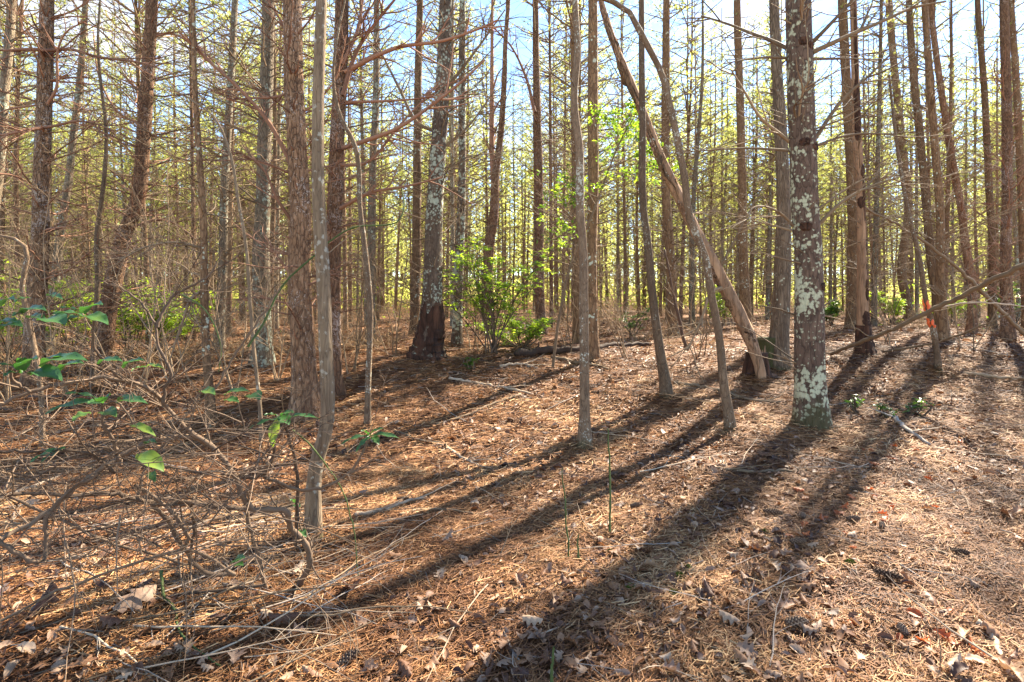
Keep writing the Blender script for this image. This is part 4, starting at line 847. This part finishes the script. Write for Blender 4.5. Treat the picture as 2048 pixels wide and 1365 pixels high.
logs = [
 ('pale bent stick with a dark end at the bottom right corner', [(1952, 1253), (1973, 1267), (1991, 1292), (1998, 1321), (2023, 1365)], 13, 'palewood'),
 ('long straight thin stick left of the largest pine cone', [(1611, 1033), (1740, 1100), (1870, 1175)], 5, 'greywood'),
 ('dark bent branch lying in shade below the lichen-covered pine', [(1430, 940), (1497, 951), (1547, 946), (1597, 947), (1629, 939)], 8, 'deadwood'),
 ('slim grey stick running to the right edge', [(1916, 908), (1980, 930), (2050, 957)], 7, 'greywood'),
 ('weathered grey branch right of the lichen-covered pine foot', [(1782, 833), (1826, 874), (1861, 895)], 11, 'greywood'),
 ('brown stick on sunlit floor at the right edge', [(1929, 751), (1990, 758), (2055, 761)], 8, 'deadwood'),
 ('rotten log lying behind the wavy sapling', [(1030, 716), (1090, 711), (1158, 705), (1244, 696), (1300, 694)], 15, 'darkwood'),
 ('straight brown pole lying in front of the rotten log', [(1104, 719), (1158, 730), (1217, 743)], 9, 'deadwood'),
 ('long log lying far back behind the leaning trunk', [(1365, 652), (1440, 651), (1512, 650)], 8, 'deadwood'),
 ('thin log running left from the foot of the lichen-covered pine', [(1348, 768), (1444, 787), (1498, 803), (1562, 811)], 8, 'deadwood'),
 ('pale stick left of centre below the bright bush', [(899, 760), (970, 773), (1005, 779), (1066, 792)], 7, 'palewood'),
 ('dark stick angling down left below the bright bush', [(1042, 794), (988, 811), (933, 835), (871, 855)], 7, 'deadwood'),
 ('brown stick right of the thin bent sapling foot', [(789, 866), (834, 882), (899, 893)], 7, 'deadwood'),
 ('thick pale stick right of the smooth grey tree foot', [(708, 1037), (769, 1027), (811, 1011), (854, 1004)], 10, 'palewood'),
 ('thin brown stick lying past the thick pale stick', [(800, 1034), (833, 1025), (900, 1026), (975, 1037)], 6, 'deadwood'),
 ('short stick above the sunlit patch at centre left', [(893, 899), (922, 920), (964, 938)], 7, 'palewood'),
 ('short crooked stick near the bottom centre', [(1007, 1267), (1021, 1303), (1039, 1335)], 8, 'greywood'),
 ('very thin stick below the wavy sapling', [(1170, 926), (1231, 944), (1295, 965)], 4, 'deadwood'),
 ('pale forked stick above the rotten log end', [(1000, 735), (1040, 731), (1076, 739)], 6, 'palewood'),
 ('long thin stick in the right foreground under the pine cones', [(1700, 985), (1800, 1003), (1890, 1010)], 4, 'greywood'),
 ('stick slanting to the right edge in the lower right', [(1830, 1090), (1940, 1130), (2050, 1190)], 5, 'deadwood'),
 ('short dark stick at the centre floor', [(985, 1118), (1020, 1112), (1065, 1100)], 6, 'deadwood'),
 ('short pale twig pair at lower right centre', [(1290, 1310), (1312, 1328), (1330, 1345)], 6, 'palewood'),
 ('fallen branch left of the plated pine base', [(180, 860), (290, 850), (400, 842), (480, 838)], 7, 'deadwood'),
 ('fallen branch crossing behind the shrub stems', [(60, 800), (160, 798), (280, 793)], 8, 'darkwood'),
 ('pale long stick under the broad leaves at left', [(0, 1005), (100, 965), (200, 925), (330, 880)], 7, 'palewood')]
for i, (lb, pp, w, mt) in enumerate(logs): log(lb, pp, w, mt, seed=i)
log('long thin dead tree leaning across the right side', [(1663, 709), (1717, 686), (1779, 662), (1861, 621), (1929, 590), (1998, 553), (2060, 526)], 8, 'deadwood', 'leaning_pole', 'dead tree', 5, seed=50, ds=[8.6, 8.0, 7.5, 7.0, 6.6, 6.2, 5.9], taper=1.1)
log('thin arched branch under the long leaning dead tree', [(1765, 704), (1833, 693), (1881, 683), (1963, 652), (2060, 612)], 5, 'deadwood', 'leaning_pole', 'dead tree', 4, seed=51, ds=[8.8, 8.3, 8.0, 7.4, 7.0])
log('thin pole slanting down to the right edge', [(2060, 682), (1998, 618), (1946, 566), (1881, 508), (1833, 471), (1775, 440), (1700, 400)], 8, 'deadwood', 'leaning_pole', 'dead tree', 6, seed=52, ds=[9.2, 9.1, 9, 9, 9, 9, 9])
log('pale thin branch lying over the orange ribbon level', [(1864, 619), (1929, 607), (2060, 614)], 4, 'palewood', 'leaning_pole', 'dead tree', 2, seed=53, ds=[7.6, 7.4, 7.2])
log('black thin pole slanting beside the lichen-speckled sapling', [(1372, 698), (1348, 597), (1330, 500)], 7, 'darkwood', 'leaning_pole', 'dead tree', 3, seed=54, ds=[8.6, 8.6, 8.6])

rng = np.random.default_rng(77)
TW = []
for k in range(10):
    m = MB(); grow(m, (0, 0, .01), (1, 0, .02), 1.0, .006, rng, 8, 0.0, .10, 5, 3, 1, .4, .8, rng.uniform(.2, .9), flat=.1); TW.append([m.mesh('twig_litter', M[q]) for q in ('deadwood', 'palewood', 'greywood')])
def strew(n, xr, yr, group, label, ln=(.25, .8), ang=None):
    for k in range(n):
        y = math.sqrt(rng.uniform(yr[0] ** 2, yr[1] ** 2)); x = rng.uniform(*xr) * y
        o = thing('fallen_twig', label, 'twig', (x, y, G(x, y) + .012), group, TW[rng.integers(10)][rng.integers(3)])
        o.rotation_euler = (rng.uniform(-.4, .4), rng.uniform(-.05, .05), rng.uniform(0, 6.28) if ang is None else rng.normal(*ang)); s = rng.uniform(*ln); o.scale = (s, s * 1.0, s * .8)
strew(125, (-1.05, -.38), (1.9, 3.6), 'twigs of the lower-left brush tangle', 'thin dead twig in the brush tangle at lower left', (.35, 1.1), (.35, .5))
strew(60, (-.4, 1.0), (1.9, 4.5), 'twigs on the open foreground floor', 'thin dead twig lying on the open foreground litter')
strew(110, (-1.0, 1.0), (4.2, 9.5), 'twigs on the middle floor', 'dead twig lying on the middle ground below the trunks', (.4, 1.3))

# ------------------------------------------------------------------ litter
def needles(n, y0, y1, L, w, seg, seed, lift):
    r = np.random.default_rng(seed)
    y = np.sqrt(r.uniform(y0 ** 2, y1 ** 2, n)); x = r.uniform(-1, 1, n) * (1.12 * y + .8)
    z = ground(x, y) + r.uniform(-.003, lift, n)
    a = r.uniform(0, 6.283, n); a = np.where(r.random(n) < .4, r.normal(.5, .5, n), a)
    t = r.normal(0, .13, n); d = np.stack([np.cos(a) * np.cos(t), np.sin(a) * np.cos(t), np.sin(t)], 1)
    s = np.stack([-np.sin(a), np.cos(a), r.normal(0, .5, n)], 1); L_ = r.uniform(.6, 1.25, n) * L; w_ = w * r.uniform(.6, 1.3, n)
    c = np.stack([x, y, z], 1); bend = r.normal(0, .12, n)[:, None] * L_[:, None]
    rows = []
    for u in np.linspace(-.5, .5, seg + 1):
        m = c + d * (u * L_)[:, None] + np.stack([-np.sin(a), np.cos(a), 0 * a], 1) * bend * (4 * u * u) ; rows += [m - s * w_[:, None] / 2, m + s * w_[:, None] / 2]
    k = 2 * (seg + 1); v = np.stack(rows, 1).reshape(-1, 3)
    q = np.concatenate([np.arange(n)[:, None] * k + np.array([2 * i, 2 * i + 1, 2 * i + 3, 2 * i + 2])[None] for i in range(seg)])
    tone = np.clip(.47 + .22 * vnoise(x * 1.1, y * 1.1, 0, 12) + .22 * vnoise(x * 3.7, y * 3.7, 0, 13) + r.normal(0, .22, n), 0, 1)
    mb = MB(); mb.add(v, q, None, np.repeat(tone, k)); return mb
nb = needles(150000, 1.3, 4.6, .105, .0032, 2, 1, .022)
for args in ((115000, 4.4, 9.5, .13, .0052, 1, 2, .03), (60000, 9, 24, .22, .013, 1, 3, .04)):
    q = needles(*args); off = nb.n; nb.V += q.V; nb.R += q.R; nb.Q += [a + off for a in q.Q]; nb.n += q.n
for (tx, ty) in TREES:            # straw heaped round each near foot
    if ty > 12: continue
    r = np.random.default_rng(int(abs(tx) * 1000)); n = 420; q = needles(n, 1, 2, .12, .004 if ty < 6 else .006, 1, int(ty * 1000), .02)
    a_ = r.uniform(0, 6.283, n); rr = r.uniform(.02, .38, n); cx_, cy_ = tx + rr * np.cos(a_), ty + rr * np.sin(a_)
    V = q.V[0].reshape(n, 4, 3); V = V - V.mean(1)[:, None] + np.stack([cx_, cy_, ground(cx_, cy_) + .085 * (1 - rr / .38) ** 1.5 + r.uniform(0, .02, n)], 1)[:, None]
    off = nb.n; nb.V.append(V.reshape(-1, 3)); nb.R += q.R; nb.Q += [a + off for a in q.Q]; nb.n += q.n
obj('pine_straw', nb.mesh('pine_straw', M['litter'], False), kind='stuff', label='orange-brown pine needles carpeting the forest floor', category='pine straw')

def stick_litter():
    r = np.random.default_rng(19); mb = MB()
    for k in range(2600):
        y = math.sqrt(r.uniform(1.5 ** 2, 10 ** 2)); x = r.uniform(-1, 1) * (1.1 * y + .5); L = r.uniform(.04, .16) * (1 + .12 * y); a = r.uniform(0, 6.283)
        d = np.array([math.cos(a), math.sin(a), r.normal(0, .08)]); c = np.array([x, y, G(x, y) + .014]); b = np.array([-d[1], d[0], 0]) * r.normal(0, .1)
        mb.tube(np.array([c - d * L / 2, c + b * L * .5, c + d * L / 2]), np.array([1, .85, .5]) * r.uniform(.0012, .0032) * (1 + .1 * y), 4, r.random())
    obj('stick_litter', mb.mesh('stick_litter', M['greywood']), kind='stuff', label='short broken sticks strewn all over the forest floor', category='stick litter')
stick_litter()
def leaf_proto(seed, kind):
    r = np.random.default_rng(seed)
    n = 15; u = np.linspace(0, 1, n)
    if kind == 0:   # lobed oak leaf
        w = .30 * np.sin(np.pi * u ** .85) ** .6 * (1 + .45 * np.sin(u * 22 + r.uniform(0, 1)))
    else: w = .25 * np.sin(np.pi * u ** .8) ** .8
    w[0] = .012; w[-1] = .01
    curl = r.uniform(.3, 1.6) * r.choice([-1, 1]); bend = r.uniform(-1.3, 1.3); tw = r.uniform(-.8, .8)
    rows = []
    ang = bend * (u - .5); cx = np.cumsum(np.cos(ang)) / n; cz = np.cumsum(np.sin(ang)) / n
    cx -= cx.mean(); cz -= cz.min()
    for s in (-1, -.5, 0, .5, 1):
        th = s * curl * .9 + tw * (u - .5)
        yy = s * w * np.cos(th * .6); zz = abs(s) * w * np.sin(abs(curl) * .9) * np.sign(curl) + cz + .03 * r.normal(0, 1, n) * abs(s) + s * w * np.sin(tw * (u - .5))
        rows.append(np.stack([cx, yy, zz], 1))
    v = np.stack(rows, 1).reshape(-1, 3); v[:, 2] -= v[:, 2].min()
    i = np.arange(n - 1)[:, None] * 5; j = np.arange(4)[None]
    return v, np.stack([i + j, i + j + 1, i + 5 + j + 1, i + 5 + j], -1).reshape(-1, 4)
PRO = [leaf_proto(k, 0 if k % 3 else 1) for k in range(14)]
PRC = [leaf_proto(50 + k, 1) for k in range(14)]
def coarse(v, q):
    # thin out to every second ring for the uncounted mass
    V = v.reshape(15, 5, 3)[::2][:, ::2].reshape(-1, 3); i = np.arange(7)[:, None] * 3; j = np.arange(2)[None]
    return V, np.stack([i + j, i + j + 1, i + 3 + j + 1, i + 3 + j], -1).reshape(-1, 4)
def leaf_mass():
    r = np.random.default_rng(9); mb = MB()
    for k in range(14):
        V, Q = coarse(*PRC[k])
        for (n, y0, y1, s0, s1) in ((520, 1.3, 4.6, .03, .07), (620, 4.4, 10, .04, .09), (150, 10, 26, .10, .2)):
            y = np.sqrt(r.uniform(y0 ** 2, y1 ** 2, n)); x = r.uniform(-1, 1, n) * (1.12 * y + .8)
            keep = 1.3 * vnoise(x * .9 + 7, y * .9, 0, 33) + r.normal(0, .3, n) > -.12; x, y = x[keep], y[keep]; m = len(x)
            z = ground(x, y) + r.uniform(-.004, .018, m); a = r.uniform(0, 6.283, m); sc = r.uniform(s0, s1, m) * np.where(r.random(m) < .25, 1.35, 1)
            ti, tj = r.normal(0, .3, m), r.normal(0, .3, m)
            vv = V[None] * sc[:, None, None]; vz = vv[..., 2] + vv[..., 0] * ti[:, None] + vv[..., 1] * tj[:, None]
            X = vv[..., 0] * np.cos(a)[:, None] - vv[..., 1] * np.sin(a)[:, None] + x[:, None]; Y = vv[..., 0] * np.sin(a)[:, None] + vv[..., 1] * np.cos(a)[:, None] + y[:, None]
            v = np.stack([X, Y, vz + z[:, None]], -1).reshape(-1, 3)
            mb.add(v, (np.arange(m)[:, None, None] * len(V) + Q[None]).reshape(-1, 4), None, np.repeat(r.uniform(0, 1, m), len(V)))
    obj('leaf_litter', mb.mesh('leaf_litter', M['oakleaf']), kind='stuff', label='small curled brown leaves scattered over the forest floor', category='leaf litter')
leaf_mass()
LM = [[None, None] for _ in range(14)]
for k in range(14):
    for c in range(2):
        mb = MB(); mb.add(PRO[k][0], PRO[k][1], None, .25 + .05 * k if c == 0 else .5); LM[k][c] = mb.mesh('fallen_leaf', M['oakleaf' if c == 0 else 'redleaf'])
rng = np.random.default_rng(55)
def put_leaf(px, py, s, label, group, k=None, red=0):
    p = on_ground(px, py, .012); o = thing('fallen_leaf', label, 'leaf', p, group, LM[rng.integers(14) if k is None else k][red])
    o.rotation_euler = (rng.normal(0, .25), rng.normal(0, .25), rng.uniform(0, 6.28)); o.scale = (s, s, s * rng.uniform(.7, 1))
put_leaf(95, 1215, .18, 'large tan oak leaf in the lower left corner', None, 1)
put_leaf(270, 1215, .22, 'biggest flat grey-brown oak leaf under the lower-left twigs', None, 2)
put_leaf(700, 1200, .15, 'bright tan leaf below the smooth grey tree', None, 4)
put_leaf(950, 1140, .12, 'pale whitish leaf standing at the floor centre', None, 3)
put_leaf(1065, 1255, .11, 'pale silvery leaf near the bottom centre', None, 5)
put_leaf(1575, 1225, .13, 'pale star-shaped oak leaf on straw at lower right', None, 7)
put_leaf(560, 1262, .15, 'tan lobed leaf left of the bottom centre', None, 8)
for k in range(235):
    py = 1365 - 420 * rng.random() ** 1.6; px = rng.uniform(-20, 2068)
    put_leaf(px, py, rng.uniform(.055, .115), 'curled brown leaf on the foreground litter', 'curled foreground leaves')
for (a, b, n) in ((1700, 1030, 16), (1760, 950, 8), (1850, 900, 8), (1820, 1280, 8), (1620, 1090, 4)):
    for k in range(n): put_leaf(a + rng.normal(0, 70), b + rng.normal(0, 25), rng.uniform(.05, .09), 'small orange-red fallen leaf in the sunlit right foreground', 'orange-red fallen leaves', None, 1)

# ------------------------------------------------------------------ pine cones
def cone_meshes():
    core, sc = MB(), MB(); n = 14
    u = np.linspace(0, 1, n); core.tube(np.stack([u * 1.0 - .5, 0 * u, 0 * u], 1), .10 * np.sin(np.pi * (u * .9 + .05)) ** .7 + .01, 8, cap=True)
    r = np.random.default_rng(2)
    for k in range(95):
        t = (k + .5) / 95; a = k * 2.39996; x = t - .5; R = .10 * math.sin(math.pi * (t * .9 + .05)) ** .7
        L = .15 * math.sin(math.pi * (t * .85 + .12)) ** .6; rad = np.array([0, math.cos(a), math.sin(a)]); ax = np.array([1.0, 0, 0]); tg = np.cross(ax, rad)
        b = np.array([x, 0, 0]) + rad * R * .7; tip = b + rad * L + ax * L * .65 * r.uniform(.7, 1.2); md = (b + tip) / 2 - ax * .01; w = .055
        sc.add([b - tg * .02, b + tg * .02, md + tg * w, tip + tg * w * .55, tip + ax * .02 , tip - tg * w * .55, md - tg * w], None, [[0, 1, 2], [0, 2, 6], [6, 2, 3], [6, 3, 5], [5, 3, 4]], [.1, .1, .3, .9, 1, .9, .3])
    return core.mesh('cone_core', M['cone_core']), sc.mesh('cone_scales', M['cone'], False)
CC, CS = cone_meshes()
cones = [(1595, 1096, .16, .15, 'dark pine cone beside a red leaf, right foreground'), (1545, 1038, .19, -.25, 'pine cone at the left tip of the bright sunlit patch'), (1606, 1042, .13, 1.1, 'short pine cone right of the sunlit-patch tip cone'),
         (1706, 1051, .15, .1, 'pine cone inside the bright sunlit patch'), (1712, 989, .15, -.3, 'pine cone at the upper edge of the sunlit patch'), (1775, 1167, .20, -.55, 'largest pine cone, right of the long straight stick'),
         (1806, 1277, .13, 1.3, 'pine cone seen end on near the lower right'), (695, 1338, .17, 1.0, 'black pine cone at the bottom edge left of centre'), (1228, 956, .14, .6, 'pine cone near the tall green stem'), (806, 1008, .14, .2, 'pine cone beside the thick pale stick'),
         (1764, 1060, .13, .9, 'small pine cone right of the sunlit patch'), (1592, 1268, .17, .1, 'greyish pine cone in lower right centre'), (1920, 1115, .14, -.4, 'pine cone in the right foreground near the edge'), (1270, 1020, .13, .4, 'half-buried pine cone right of the tall green stem')]
for (a, b, s, rz, lb) in cones:
    p = on_ground(a, b, s * .2); o = thing('pine_cone', lb, 'pine cone', p, 'fallen pine cones', CC); o.rotation_euler = (rng.uniform(0, 6), 0.05, rz); o.scale = (s * .66,) * 3
    obj('scales', CS, o, kind='stuff')

# small moss tufts and green sprigs
for i, (a, b, w) in enumerate([(1222, 1113, 5), (1360, 1160, 6), (1262, 1180, 5), (1350, 1198, 5), (1700, 1130, 6), (1530, 1070, 5), (1375, 1140, 7)]):
    p = on_ground(a, b); m = MB(); r = np.random.default_rng(i); n = 260
    a_ = r.uniform(0, 6.283, n); q = np.sqrt(r.random(n)) * .03; c = np.stack([q * np.cos(a_), q * np.sin(a_), .012 * (1 - (q / .03) ** 2) + .006], 1); t = c + np.stack([r.normal(0, .006, n), r.normal(0, .006, n), r.uniform(.006, .014, n)], 1); sd = r.normal(0, .0016, (n, 3))
    m.add(np.stack([c - sd, c + sd, t], 1).reshape(-1, 3), None, np.arange(3 * n).reshape(-1, 3), np.repeat(r.random(n), 3))
    o = thing('moss_tuft', 'small bright moss tuft in the foreground pine straw', 'moss', p, 'moss tufts', m.mesh('moss_tuft', M['moss'], False))
for i, (a, b, lb) in enumerate([(1712, 826, 'silvery leafed sprig right of the lichen-covered pine foot'), (1768, 838, 'sunlit white-looking evergreen sprig beside the grey branch'), (1828, 832, 'dark low evergreen sprig right of the grey branch'), (945, 742, 'low grey-green sprig below the bright bush')]):
    p = on_ground(a, b); shrub(lb, p, .14, .10, 3, 'laurel', 80 + i, ros=5, name='evergreen_sprig', L=.085, nl=7)
